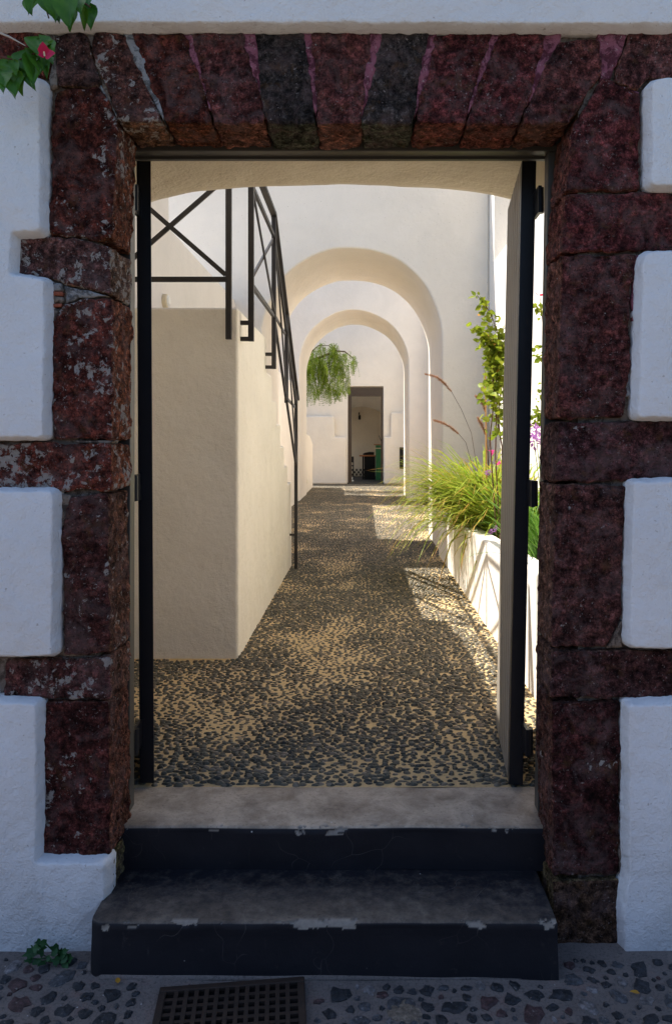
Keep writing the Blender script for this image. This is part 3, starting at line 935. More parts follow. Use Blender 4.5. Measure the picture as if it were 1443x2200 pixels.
def dome(nseg, nring):
    v, f = [], []
    for r in range(nring):
        a = math.pi / 2 * r / nring
        for k in range(nseg):
            b = 2 * math.pi * k / nseg
            v.append((math.cos(a) * math.cos(b), math.cos(a) * math.sin(b), math.sin(a) - (0.35 if r == 0 else 0)))
    v.append((0, 0, 1))
    for r in range(nring - 1):
        for k in range(nseg):
            k2 = (k + 1) % nseg
            f += [(r * nseg + k, r * nseg + k2, (r + 1) * nseg + k2), (r * nseg + k, (r + 1) * nseg + k2, (r + 1) * nseg + k)]
    for k in range(nseg):
        f.append(((nring - 1) * nseg + k, (nring - 1) * nseg + (k + 1) % nseg, nring * nseg))
    return v, f

def floor_z(x, y): return 0.004 * noise.fractal(Vector((x * 2.5, y * 2.5, 1.7)), 0.8, 2.0, 4)
vis = [p for p in peb if -0.93 * p[1] / 2.97 * 0.93 < p[0] < 0.60 + (p[1] - 2.96) * 0.02]
vis.sort(key=lambda p: p[1])
near = set(id(p) for p in vis[:300])
dv, df = dome(9, 3)
pm = bpy.data.meshes.new('pebble')
pm.from_pydata(dv, [], df); pm.polygons.foreach_set("use_smooth", np.ones(len(pm.polygons), dtype=bool))
pm.materials.append(M['pebble'])
for p in vis[:300]:
    o = bpy.data.objects.new('pebble', pm)
    S.collection.objects.link(o)
    o.parent = floor
    o.location = Vector((p[0], p[1], floor_z(p[0], p[1]))) - WORLD_LOC[floor]
    o.scale = (p[2], p[3], p[4]); o.rotation_euler = (0, 0, p[5])
def pebble_mass():
    rest = [p for p in peb if id(p) not in near]
    tv, tf = dome(7, 2)
    tv = np.array(tv); tf = np.array(tf)
    arr = np.array(rest)
    z = np.array([floor_z(p[0], p[1]) for p in rest])
    c, s = np.cos(arr[:, 5]), np.sin(arr[:, 5])
    lx = tv[None, :, 0] * arr[:, 2:3]; ly = tv[None, :, 1] * arr[:, 3:4]; lz = tv[None, :, 2] * arr[:, 4:5]
    X = arr[:, 0:1] + lx * c[:, None] - ly * s[:, None]
    Y = arr[:, 1:2] + lx * s[:, None] + ly * c[:, None]
    Z = z[:, None] + lz
    V = np.stack([X, Y, Z], -1).reshape(-1, 3)
    Fc = (tf[None] + (np.arange(len(rest)) * len(tv))[:, None, None]).reshape(-1, 3)
    org = np.array(WORLD_LOC[floor])
    me = bpy.data.meshes.new('pebbles')
    me.from_pydata((V - org).tolist(), [], Fc.tolist())
    me.polygons.foreach_set("use_smooth", np.ones(len(me.polygons), dtype=bool))
    o = link_mesh('pebbles', me, M['pebble'], floor, org)
    o["kind"] = "stuff"
pebble_mass()

# ------------------------------------------------------------------ stair block, terrace, arches, garden wall
stair = thing('stair_block', (-1.1, 6.4, 0), 'plastered stair block with a stepped side wall beside the pebble passage', 'stairs')
SC = 4.714
LAND_Z = 2.16
prof = [(SC, -0.02), (SC, LAND_Z), (6.12, LAND_Z), (6.12, 2.06)]
y, z = 6.12, 2.06
levels = [1.89, 1.69, 1.49, 1.29, 1.09, 0.90]
ys = [6.12, 6.47, 6.80, 7.13, 7.46, 7.80, 8.12]
prof = [(SC, -0.02), (SC, LAND_Z), (ys[0], LAND_Z)]
for i, zz in enumerate(levels):
    prof += [(ys[i], zz), (ys[i + 1] if i + 1 < len(ys) else 8.25, zz)]
prof[-1] = (8.25, 0.90)
prof += [(8.25, -0.02)]
prism_yz('stair_mass', prof, LEFT_X - 0.3, STAIR_X, M['stair_plaster'], stair, bevel=0.022)

terrace = thing('terrace_wall', (-2.6, 6.5, 0), 'cream terrace wall rising behind the stair railing', 'wall')
prism_yz('wall_body', [(VB + 0.01, -0.02), (VB + 0.01, 3.36), (5.96, 3.36), (5.96, 3.0), (A0, 3.0), (A0, -0.02)], -4.2, LEFT_X, M['court_plaster'], terrace, bevel=0.02)
# stair landing ends at a wall on the street side, left of the block
def wall_light():
    c = P(352, 646, 5.78); c.x = LEFT_X
    t = thing('wall_light', (LEFT_X + 0.02, c.y, c.z - 0.05), 'small round cream wall light above the stair block', 'wall light')
    m = MB(); m.tube([(LEFT_X - 0.01, c.y, c.z), (LEFT_X + 0.035, c.y, c.z)], 0.052, 24); m.build('housing', M['cream_paint'], t, bevel=0.008)
    m = MB(); m.tube([(LEFT_X + 0.036, c.y, c.z), (LEFT_X + 0.05, c.y, c.z)], [0.042, 0.028], 24); m.build('lens', M['white_plastic'], t)
wall_light()

def arch_wall(name, label, x0, x1, xl, xr, top, y0, y1, h):
    t = thing(name, ((xl + xr) / 2, y0, 0), label, 'archway')
    r = (xr - xl) / 2; cx = (xl + xr) / 2; sp = top - r
    poly = [(x0, -0.02), (x0, h), (x1, h), (x1, -0.02), (xr, -0.02)]
    n = 44
    rad = [r + (0.016 * noise.noise(Vector((k * 0.16, y0, 3.3))) + 0.006 * noise.noise(Vector((k * 0.5, y0, 7.3)))) * min(1, k / 6, (n - k) / 6) for k in range(n + 1)]
    poly += [(cx + rad[k] * math.cos(math.pi * k / n), sp + rad[k] * math.sin(math.pi * k / n)) for k in range(n + 1)]
    poly += [(xl, -0.02)]
    prism_xz('arch_wall', poly, y0, y1, M['court_plaster'], t, bevel=0.028, seg=3)
    return t
arch_wall('archway', 'tall white wall with the larger, nearer round arch', -4.2, RIGHT_X, A_L, A_R, A_TOP, A0, A1, 5.0)
arch_wall('archway', 'white wall with the smaller, farther round arch', -4.2, RIGHT_X, B_L, B_R, B_TOP, B0, B1, 5.6)
court = thing('court_wall', (-1.6, 14, 0), 'low side wall of the open court between the two arches', 'wall')
MB().box(-1.75, -1.45, A1, B0, -0.02, 2.55).build('wall_body', M['court_plaster'], court, bevel=0.02)

garden = thing('garden_wall', (RIGHT_X, 10, 0), 'sunlit white garden wall behind the planter', 'wall')
GT = 5.4
gm = MB()
gm.box(RIGHT_X, RIGHT_X + 0.25, VB + 0.01, HOUSE_D, -0.02, 3.38)
gm.build('wall_body', M['garden_plaster'], garden)
MB().box(RIGHT_X, RIGHT_X + 0.25, 8.72, HOUSE_D, 3.38, GT).build('wall_body', M['garden_plaster'], garden)
MB().box(RIGHT_X, RIGHT_X + 0.25, VB + 0.01, 8.72, 4.75, GT).build('wall_head', M['garden_plaster'], garden)
MB().box(RIGHT_X + 0.25, RIGHT_X + 1.3, VB + 0.01, 9.0, 4.75, 4.95).build('loggia_ceiling', M['garden_plaster'], garden)
MB().box(RIGHT_X + 1.3, RIGHT_X + 1.5, VB + 0.01, 9.0, 3.2, 4.95).build('loggia_back', M['garden_plaster'], garden)
MB().box(RIGHT_X + 0.25, RIGHT_X + 1.3, 8.72, 9.0, 3.38, 4.75).build('loggia_end', M['garden_plaster'], garden)
MB().box(RIGHT_X + 0.25, RIGHT_X + 1.3, VB + 0.01, 8.72, 3.18, 3.37).build('loggia_floor', M['garden_plaster'], garden)
MB().box(RIGHT_X + 0.10, RIGHT_X + 0.16, 7.86, 7.95, 3.38, 4.75).build('loggia_post', M['rail_paint'], garden)

# ------------------------------------------------------------------ railings
def railing_front():
    y = SC - 0.06
    xs = [-0.812, -1.532, -2.25]
    t = thing('landing_railing', (-1.2, y, LAND_Z), 'dark iron railing with crossed bars along the front of the stair landing', 'railing')
    w = 0.030
    for i, x in enumerate(xs):
        MB().bar((x, y, 1.955), (x, y, 3.13), 0.034, 0.034).build('post', M['rail_paint'], t)
        MB().bar((x, y + 0.017, 2.03), (x, SC + 0.005, 2.03), 0.02).build('bracket', M['rail_paint'], t)
    for i in range(2):
        a, b = xs[i] - 0.018, xs[i + 1] + 0.018
        for z in (2.318, 2.96):
            MB().bar((a, y, z), (b, y, z), 0.02, w).build('rail', M['rail_paint'], t)
        MB().bar((a, y - 0.004, 2.345), (b, y - 0.004, 2.94), 0.014, 0.028).build('brace', M['rail_paint'], t)
        MB().bar((a, y + 0.012, 2.94), (b, y + 0.012, 2.345), 0.014, 0.028).build('brace', M['rail_paint'], t)
    MB().bar((xs[0] + 0.02, y, 3.145), (xs[2] - 0.02, y, 3.145), 0.045, 0.026).build('handrail', M['rail_paint'], t)
railing_front()
def railing_stair():
    x = STAIR_X + 0.066
    t = thing('stair_railing', (x, 6.4, 0), 'dark iron railing with crossed bars running down the stair side', 'railing')
    y1, y2, y3, y4 = 4.80, 6.03, 7.02, 8.02
    sl = -0.615
    def hz(y): return 3.117 if y <= y2 else 3.117 + sl * (y - y2)
    m = M['rail_paint']
    MB().bar((x, y3, hz(y3) - 0.82), (x, y3, hz(y3) - 0.012), 0.034, 0.034).build('post', m, t)
    for y, zb in ((y1, 1.962), (y2, 1.905)):
        MB().bar((x, y, zb), (x, y, hz(y) - 0.012), 0.034, 0.034).build('post', m, t)
        for zz in (zb + 0.014, zb + 0.115):
            MB().bar((x - 0.017, y, zz), (STAIR_X - 0.006, y, zz), 0.026, 0.026).build('bracket', m, t)
    MB().bar((x, y4, 0.004), (x, y4, hz(y4) - 0.012), 0.034, 0.034).build('post', m, t)
    MB().bar((x - 0.017, y4, 0.36), (STAIR_X - 0.006, y4, 0.36), 0.022, 0.022).build('bracket', m, t)
    MB().bar((x, y1 - 0.03, 3.117), (x, y2, 3.117), 0.045, 0.026).build('handrail', m, t)
    MB().bar((x, y2, 3.117), (x, 8.20, hz(8.20)), 0.045, 0.026).build('handrail', m, t)
    for a, b in ((y1, y2), (y2, y3), (y3, y4)):
        off = 0.17
        lo = 0.80
        MB().bar((x, a + .017, hz(a) - off), (x, b - .017, hz(b) - off), 0.02, 0.028).build('rail', m, t)
        MB().bar((x, a + .017, hz(a) - lo), (x, b - .017, hz(b) - lo), 0.02, 0.028).build('rail', m, t)
        MB().bar((x - 0.007, a + .018, hz(a) - lo + .03), (x - 0.007, b - .018, hz(b) - off - .03), 0.012, 0.026).build('brace', m, t)
        MB().bar((x + 0.007, a + .018, hz(a) - off - .03), (x + 0.007, b - .018, hz(b) - lo + .03), 0.012, 0.026).build('brace', m, t)
railing_stair()

# ------------------------------------------------------------------ planter and plants
planter = thing('planter', (1.2, 6.5, 0), 'low white plastered planter wall along the sunny side of the passage', 'planter')
prism_yz('planter_wall', [(3.96, -0.02), (3.96, 0.66), (5.0, 0.632), (8.3, 0.525), (A0 - 0.003, 0.515), (A0 - 0.003, -0.02)], PLANT_X, PLANT_X + 0.14, M['garden_plaster'], planter, bevel=0.02)
prism_yz('soil', [(3.96, 0.0), (3.96, 0.57), (9.0, 0.45), (9.0, 0.0)], PLANT_X + 0.142, RIGHT_X - 0.004, M['soil'], planter)
MB().box(PLANT_X + 0.14, RIGHT_X - 0.002, 3.94, 3.956, -0.02, 0.66).build('end_wall', M['garden_plaster'], planter)

def blades(base, n, lmin, lmax, width, lean, spread, droop, dirbias=(0, 0), segs=5, seed=0, tipk=1.0, face=None):
    r = random.Random(seed)
    V, Fc, T = [], [], []
    for _ in range(n):
        a = r.uniform(0, 2 * math.pi)
        d = Vector((math.cos(a) + dirbias[0], math.sin(a) + dirbias[1], 0)).normalized()
        L = r.uniform(lmin, lmax)
        ln = abs(r.gauss(0, lean)) + 0.06
        p = Vector(base) + Vector((math.cos(a), math.sin(a), 0)) * r.random() ** 0.6 * spread
        th = ln
        dr = droop * r.uniform(0.6, 1.4)
        side = Vector((-d.y, d.x, 0)).lerp(Vector((0, 0, 1)), r.uniform(-0.25, 0.25)).normalized()
        twist = r.uniform(0.5, 1.1)
        k0 = len(V)
        tk = tipk * r.uniform(0.35, 1.0)
        for s in range(segs + 1):
            q = s / segs
            w = width * (1 - q ** 2.2) * (0.55 + 0.45 * min(1, q * 4)) + 0.0004
            V.append(tuple(p - side * w / 2)); V.append(tuple(p + side * w / 2))
            T += [q * tk, q * tk]
            th += dr * (1.3 * q + 0.25) / segs * 2.0
            th = min(th, 2.5)
            p = p + (d * math.sin(th) + Vector((0, 0, 1)) * math.cos(th)) * (L / segs)
        for s in range(segs):
            i = k0 + 2 * s
            Fc.append((i, i + 1, i + 3, i + 2))
    return V, Fc, T

def fountain_grass():
    bx, by, bz = 1.13, 7.35, 0.475
    t = thing('fountain_grass', (bx, by, bz), 'big clump of fountain grass with arching reddish tips spilling over the planter', 'grass clump')
    v1, f1, t1 = blades((bx, by, bz), 1000, 0.65, 1.25, 0.023, 0.42, 0.22, 1.05, (-0.55, -0.2), seed=3)
    v2, f2, t2 = blades((bx + 0.12, by - 0.75, bz + 0.02), 520, 0.55, 1.10, 0.022, 0.42, 0.20, 1.0, (-0.4, -0.15), seed=4)
    n = len(v1)
    obj('leaf_blades', v1 + v2, f1 + [tuple(i + n for i in q) for q in f2], M['grass'], t, smooth=True, attrs={'tip': t1 + t2})
    # plumes: (base px, head start px, tip px, depth)
    r = random.Random(5)
    for (pts, d) in (([(1030, 985), (1012, 930), (991, 880), (970, 842)], 7.0), ([(1015, 985), (1000, 950), (986, 933)], 6.9),
                     ([(1046, 960), (1046, 915), (1042, 885)], 6.8), ([(1048, 985), (1047, 960), (1043, 935)], 6.7)):
        heads = {0: [(970, 842), (955, 824), (938, 810), (913, 803)], 1: [(986, 933), (968, 918), (950, 908), (932, 903)],
                 2: [(1042, 885), (1038, 870), (1032, 860), (1022, 851)], 3: [(1043, 935), (1038, 920), (1032, 908), (1026, 898)]}
        i = fountain_grass.i; fountain_grass.i += 1
        stem = [P(u, v, d) for u, v in pts]; head = [P(u, v, d) for u, v in heads[i]]
        stem[0] = Vector((bx - 0.05, by - 0.4, 0.8)) if i < 2 else stem[0]
        s = MB().tube([(bx + 0.02 * i, by - 0.35, bz + 0.02)] + stem, 0.0022, 5).build('plume_stem', M['stem'], t)
        # bristly head
        V, Fc = [], []
        for k in range(420):
            q = r.random()
            x = q * (len(head) - 1); a = int(min(x, len(head) - 2)); p = head[a].lerp(head[a + 1], x - a)
            ax = (head[a + 1] - head[a]).normalized()
            rad = 0.026 * (0.35 + 0.65 * math.sin(math.pi * min(1, 0.12 + q * 0.85)) ** 0.7)
            dv_ = Vector((r.gauss(0, 1), r.gauss(0, 1), r.gauss(0, 1))); dv_ -= ax * dv_.dot(ax); dv_.normalize()
            tip = p + dv_ * rad + ax * 0.018
            sd = ax.cross(dv_) * 0.0034
            n0 = len(V); V += [tuple(p - sd), tuple(p + sd), tuple(tip)]; Fc.append((n0, n0 + 1, n0 + 2))
        obj('plume', V, Fc, M['plume'], s)
fountain_grass.i = 0
fountain_grass()

def strap_clump(base, n, l0, l1, label, seed, flower=None, width=0.011):
    t = thing('strap_leaf_plant', base, label, 'plant', 'strap leaved plants in the planter')
    v, f, tp = blades(base, n, l0, l1, width, 0.32, 0.09, 0.55, seed=seed, tipk=0.7)
    obj('leaf_blades', v, f, M['strap'], t, smooth=True, attrs={'tip': tp})
    r = random.Random(seed)
    for (u, vv, d, rad) in flower or []:
        c = P(u, vv, d)
        st = MB().tube([Vector(base), Vector(base).lerp(c, 0.5) + Vector((0.01, 0, 0.02)), c], 0.0025, 5).build('flower_stem', M['strap'], t)
        V, Fc = [], []
        for k in range(46):
            dr = Vector((r.gauss(0, 1), r.gauss(0, 1), r.gauss(0, 1))).normalized()
            sd = dr.cross(Vector((0.3, 0.5, 0.8))).normalized()
            p = c + dr * rad * r.uniform(0.35, 1.0)
            w = rad * 0.16
            n0 = len(V); V += [tuple(p - dr * w * 1.6), tuple(p + sd * w), tuple(p + dr * w * 2), tuple(p - sd * w)]; Fc.append((n0, n0 + 1, n0 + 2, n0 + 3))
        obj('flower_head', V, Fc, M['purple'], st)
strap_clump((1.16, 5.45, 0.53), 120, 0.25, 0.46, 'green strap leaved clump with tiny mauve flowers low at the planter edge', 21, [(1065, 1136, 5.4, 0.022), (1054, 1142, 5.45, 0.02)])
strap_clump((1.10, 5.15, 0.54), 60, 0.2, 0.36, 'small green tuft hanging over the planter edge by the gate leaf', 22)
strap_clump((1.13, 4.72, 0.55), 150, 0.4, 0.8, 'green strap leaved clump under the purple flower head, seen past the gate leaf', 23, [(1146, 945, 4.7, 0.062), (1150, 925, 4.75, 0.05)], width=0.014)
strap_clump((1.16, 5.05 - 0.7, 0.56), 80, 0.25, 0.5, 'green strap leaved clump nearest the gate in the planter', 24)
strap_clump((1.22, 6.1, 0.52), 110, 0.3, 0.6, 'green strap leaved clump between the grass and the climber', 25, [(1048, 1014, 6.0, 0.03)])

def leaf_shape(L, W):
    """pointed oval leaf with a folded midrib, tip at +Y"""
    return [(0, 0, 0), (-W * .42, L * .22, .06 * L), (-W * .5, L * .45, .07 * L), (-W * .28, L * .75, .03 * L), (0, L, -.06 * L), (W * .28, L * .75, .03 * L), (W * .5, L * .45, .07 * L), (W * .42, L * .22, .06 * L), (0, L * .45, 0)], \
           [(0, 8, 1), (1, 8, 2), (2, 8, 3), (3, 8, 4), (4, 8, 5), (5, 8, 6), (6, 8, 7), (7, 8, 0)]

def scatter_leaves(places, L, W, r, mat, name, parent, smooth=True):
    lv, lf = leaf_shape(1.0, W / L)
    V, Fc = [], []
    for p, out in places:
        k = L * r.uniform(0.55, 1.2)
        y = (Vector(out) + Vector((r.gauss(0, .5), r.gauss(0, .5), r.gauss(0, .5) - 0.25))).normalized()
        zr = Vector((r.gauss(0, 1), r.gauss(0, 1), r.gauss(0.6, 1)))
        x = y.cross(zr).normalized(); z = x.cross(y)
        n0 = len(V)
        for q in lv: V.append(tuple(Vector(p) + (x * q[0] + y * q[1] + z * q[2]) * k))
        Fc += [tuple(i + n0 for i in g_) for g_ in lf]
    return obj(name, V, Fc, mat, parent, smooth=smooth)

def climber():
    t = thing('bougainvillea_climber', (1.30, 6.1, 0.5), 'thin yellow green bougainvillea climbing the sunlit garden wall behind the gate leaf', 'climber')
    r = random.Random(9)
    d = 6.0
    paths = [[(1075, 1080), (1064, 980), (1066, 880), (1072, 800), (1070, 720), (1060, 690), (1050, 668), (1038, 650), (1024, 634)],
             [(1080, 1080), (1078, 960), (1062, 870), (1058, 800), (1066, 740), (1050, 722), (1034, 710), (1018, 702)],
             [(1068, 1080), (1052, 940), (1062, 850), (1070, 780), (1060, 742), (1046, 738), (1030, 730)],
             [(1090, 1080), (1086, 950), (1080, 850), (1084, 780), (1078, 740), (1088, 700)],
             [(1072, 1080), (1082, 990), (1070, 900), (1076, 830), (1066, 790)],
             [(1100, 1080), (1105, 930), (1098, 850), (1104, 760)]]
    places = []
    orange = []
    for k, path in enumerate(paths):
        pts = [P(u, v, d + 0.04 * math.sin(k * 2.1 + i)) for i, (u, v) in enumerate(path)]
        pts[0].z = 0.5
        MB().tube(pts, [0.006 - 0.0042 * i / len(pts) for i in range(len(pts))], 5).build('stem', M['stem'], t)
        for i in range(1, len(pts) - 1):
            a, b = pts[i], pts[i + 1]
            mid = EYE + (CV - a.z) * 0
            dens = 16 if i >= 3 else (7 if i == 2 else 4)
            if i >= 2 and k in (0, 1, 2) and a.z > 2.2: dens = 15
            for _ in range(dens):
                q = r.random()
                p = a.lerp(b, q) + Vector((r.gauss(0, .028 if i < len(pts) - 3 else 0.012), r.gauss(0, .03), r.gauss(0, .015)))
                (orange if r.random() < 0.07 and i < len(pts) - 3 else places).append((p, (r.gauss(0, 1), r.gauss(0, 1), 0)))
    for _ in range(430):     # the bushy middle
        p = P(r.gauss(1066, 14), r.triangular(700, 930, 760), d + r.gauss(0, 0.06)); places.append((p, (r.gauss(0, 1), r.gauss(0, 1), 0)))
    scatter_leaves(places, 0.066, 0.044, r, M['leaf_climber'], 'leaves', t)
    scatter_leaves(orange, 0.05, 0.03, r, M['leaf_orange'], 'turning_leaves', t)
    fl = [(P(1062, 1000 - 28, 6.0), (0, -1, 0)), (P(1058, 970, 6.0), (-1, -1, 0.3)), (P(1072, 996, 5.9), (0.4, -1, -0.4)), (P(1075, 994, 5.9), (-0.5, -1, 0)), (P(1052, 972, 6.0), (0.5, -1, 0.5))]
    for q in fl: scatter_leaves([q], 0.055, 0.045, r, M['pink_bract'], 'bract', t)
climber()
def climber_gap():
    t = thing('bougainvillea_shrub', (1.30, 4.95, 0.53), 'small leafy bougainvillea seen through the gap behind the gate leaf', 'shrub')
    r = random.Random(10)
    d = 4.85
    path = [(1168, 1130), (1166, 960), (1170, 800), (1166, 700), (1160, 640)]
    pts = [P(u, v, d) for u, v in path]; pts[0].z = 0.53
    MB().tube(pts, [0.006, 0.005, 0.004, 0.003, 0.002], 5).build('stem', M['stem'], t)
    pl = []
    for c, n in (((1158, 660), 26), ((1160, 755), 22), ((1158, 850), 10), ((1150, 895), 30), ((1156, 905), 18)):
        for _ in range(n): pl.append((P(c[0] + r.gauss(0, 6), c[1] + r.gauss(0, 9), d + r.gauss(0, .03)), (r.gauss(0, 1), r.gauss(0, 1), 0)))
    scatter_leaves(pl, 0.042, 0.032, r, M['leaf_climber'], 'leaves', t)
    for q in [(P(1158, 628, d), (0, -1, 0)), (P(1155, 632, d), (-1, -1, 0)), (P(1160, 636, d), (0.4, -1, .4))]: scatter_leaves([q], 0.045, 0.036, r, M['bract'], 'bract', t)
climber_gap()
def cane():
    a, b = P(1046, 1040, 6.6), P(1042, 800, 6.6)
    t = thing('bamboo_cane', (a.x, a.y, 0.5), 'thin orange bamboo cane standing upright among the grass', 'cane')
    MB().tube([(a.x, a.y, 0.45), b], 0.006, 8).build('cane_pole', M['bamboo'], t)
    for k in (0.3, 0.55, 0.8):
        p = Vector((a.x, a.y, 0.45)).lerp(b, k)
        MB().tube([p - Vector((0, 0, .004)), p + Vector((0, 0, .004))], 0.008, 8).build('node', M['bamboo'], t)
cane()

# ------------------------------------------------------------------ bougainvillea hanging over the street wall
def street_bougainvillea():
    t = thing('bougainvillea_branch', (-1.12, 2.40, 2.75), 'bougainvillea branch with heart shaped leaves and one crimson flower hanging over the wall', 'branch')
    lv, lf = [], []
    NL, NW = 9, 4
    for j in range(NL + 1):
        q_ = j / NL
        hw = 0.40 * (math.sin(math.pi * min(1, q_ ** 0.62)) ** 0.8) * (1 - 0.25 * q_) + (0.0 if 0 < j < NL else 0.004)
        for i in range(-NW, NW + 1):
            a_ = i / NW
            lv.append((hw * a_, q_ - 0.05 * abs(a_) * (1 - q_) * (1 if j == 0 else .6), 0.07 * abs(a_) ** 1.3 - 0.16 * q_ ** 2 + 0.018 * math.sin(a_ * 5 + q_ * 9)))
    for j in range(NL):
        for i in range(2 * NW):
            b_ = j * (2 * NW + 1) + i
            lf.append((b_, b_ + 1, b_ + 2 * NW + 2, b_ + 2 * NW + 1))
    me = bpy.data.meshes.new('leaf')
    me.from_pydata(lv, [], lf); me.polygons.foreach_set("use_smooth", np.ones(len(me.polygons), dtype=bool))
    sub_m = M['leaf_street']
    r = random.Random(2)
    D = 2.33
    # (base px, tip px, width factor)
    L = [((66, -8), (62, 24), .9), ((74, -14), (60, 20), .7), ((96, -6), (102, 22), .9), ((112, -10), (118, 36), .75), ((120, 2), (121, 34), .8),
         ((140, -16), (144, 50), .78), ((158, 8), (146, 62), .62), ((172, -4), (170, 22), .8), ((182, 14), (180, 62), .42), ((192, 12), (194, 53), .62), ((186, -12), (186, 12), 1.0),
         ((18, 134), (27, 186), .82), ((32, 130), (33, 160), .6), ((38, 152), (44, 200), .62), ((56, 112), (60, 147), .9), ((56, 134), (66, 182), .6), ((72, 118), (70, 170), .55), ((84, 112), (86, 142), .8),
         ((98, 122), (99, 163), .4), ((106, 118), (112, 132), .7), ((-4, 150), (4, 182), .8), ((84, 84), (80, 106), .8), ((106, 96), (112, 112), .7)]
    first = True
    for (b, tp, wf) in L:
        pb, pt_ = P(b[0], b[1], D + r.uniform(-.03, .05)), P(tp[0], tp[1], D + r.uniform(-.04, .03))
        y = (pt_ - pb); ln = y.length * 1.06; y.normalize()
        zr = Vector((r.uniform(-0.5, 0.5), -1, r.uniform(0.0, 0.4)))
        x = y.cross(zr).normalized(); z = x.cross(y)
        o = link_mesh('leaf', me, sub_m, t, pb)
        mw = Matrix((x, y, z)).transposed()
        o.rotation_euler = mw.to_euler()
        o.scale = (ln * wf / 0.78, ln, ln * 1.5)
    stems = [[(0, -26), (60, -14), (120, -18), (165, -2), (186, 8), (194, 14)], [(-30, 110), (10, 124), (40, 128), (78, 112), (98, 108)], [(-40, -40), (-30, 40), (-20, 120), (4, 150)], [(120, -18), (96, 10), (105, 38)], [(0, 150), (12, 166), (36, 175)]]
    for s in stems:
        MB().tube([P(u, v, D + 0.02) for u, v in s], 0.0022, 6).build('stem', M['stem'], t)
    MB().tube([P(-20, 62, D), P(20, 78, D - .02), P(54, 97, D - .03)], [0.0035, 0.003, 0.0012], 6).build('dry_twig', M['dry_twig'], t)
    c = P(96, 120, D - 0.03)
    fl = MB().tube([c, c + Vector((0, -.004, .012))], 0.003, 6).build('flower', M['cream_paint'], t)
    bm_ = bpy.data.meshes.new('bract')
    bv, bf = leaf_shape(1.0, 0.85)
    bm_.from_pydata(bv, [], bf); bm_.polygons.foreach_set("use_smooth", np.ones(len(bm_.polygons), dtype=bool))
    for (tu, tv, s) in ((91, 88, .052), (118, 112, .040), (81, 116, .026)):
        tip = P(tu, tv, D - 0.045)
        y = tip - c; ln = y.length; y.normalize()
        x = y.cross(Vector((0.1, -1, 0.2))).normalized(); z = x.cross(y)
        o = link_mesh('bract', bm_, M['bract'], fl, c)
        o.rotation_euler = Matrix((x, y, z)).transposed().to_euler()
        o.scale = (ln, ln, ln)
street_bougainvillea()

def weed():
    t = thing('weed', (P(105, 2055, 2.44).x, 2.45, STREET_Z), 'small dark green weed growing at the foot of the white wall', 'weed')
    r = random.Random(4)
    lv = [(0, 0, 0), (-.3, .15, .03), (-.42, .5, .06), (-.15, .62, .02), (0, 1, -.03), (.15, .62, .02), (.42, .5, .06), (.3, .15, .03), (0, .45, 0)]
    lf = [(0, 8, 1), (1, 8, 2), (2, 8, 3), (3, 8, 4), (4, 8, 5), (5, 8, 6), (6, 8, 7), (7, 8, 0)]
    me = bpy.data.meshes.new('weed_leaf'); me.from_pydata(lv, [], lf)
    base = Vector(WORLD_LOC[t])
    for i in range(30):
        u, v = r.uniform(66, 158), 0
        h = 42 * math.exp(-((u - 82) / 16) ** 2) + 34 * math.exp(-((u - 115) / 22) ** 2) + 12
        v = 2072 - r.random() * h
        p = P(u, v, 2.43 + r.uniform(-.03, .02))
        p.z = max(p.z, STREET_Z + 0.01)
        y = Vector((r.gauss(0, 1), r.gauss(-.3, .5), r.gauss(.1, .5))).normalized()
        x = y.cross(Vector((r.gauss(0, .3), -1, .6))).normalized(); z = x.cross(y)
        o = link_mesh('leaf', me, M['weed_leaf'], t, p)
        o.rotation_euler = Matrix((x, y, z)).transposed().to_euler()
        s = r.uniform(0.022, 0.040); o.scale = (s, s, s)
        if i % 4 == 0:
            MB().tube([(base.x + r.uniform(-.08, .08), base.y - .01, STREET_Z), p], 0.0018, 5).build('stem', M['weed_leaf'], t)
weed()
# fallen dry leaves on the street
for i, (u, v, rot, lab) in enumerate(((254, 2122, 0.4, 'tiny orange fallen leaf beside the corner of the lower step'), (1374, 2144, 1.2, 'small brown fallen leaf lying on the street below the white panel'))):
    p = P(u, v, 1.65 * F / (v - CV)); p.z = STREET_Z + 0.012
    lv, lf = leaf_shape(0.03, 0.016)
    c, s = math.cos(rot), math.sin(rot)
    o = obj('fallen_leaf', [(p.x + a * c - b * s, p.y + a * s + b * c, p.z + z) for a, b, z in lv], lf, M['leaf_orange'], None, smooth=True)
    props(o, lab, 'leaf', 'dry leaves on the street')

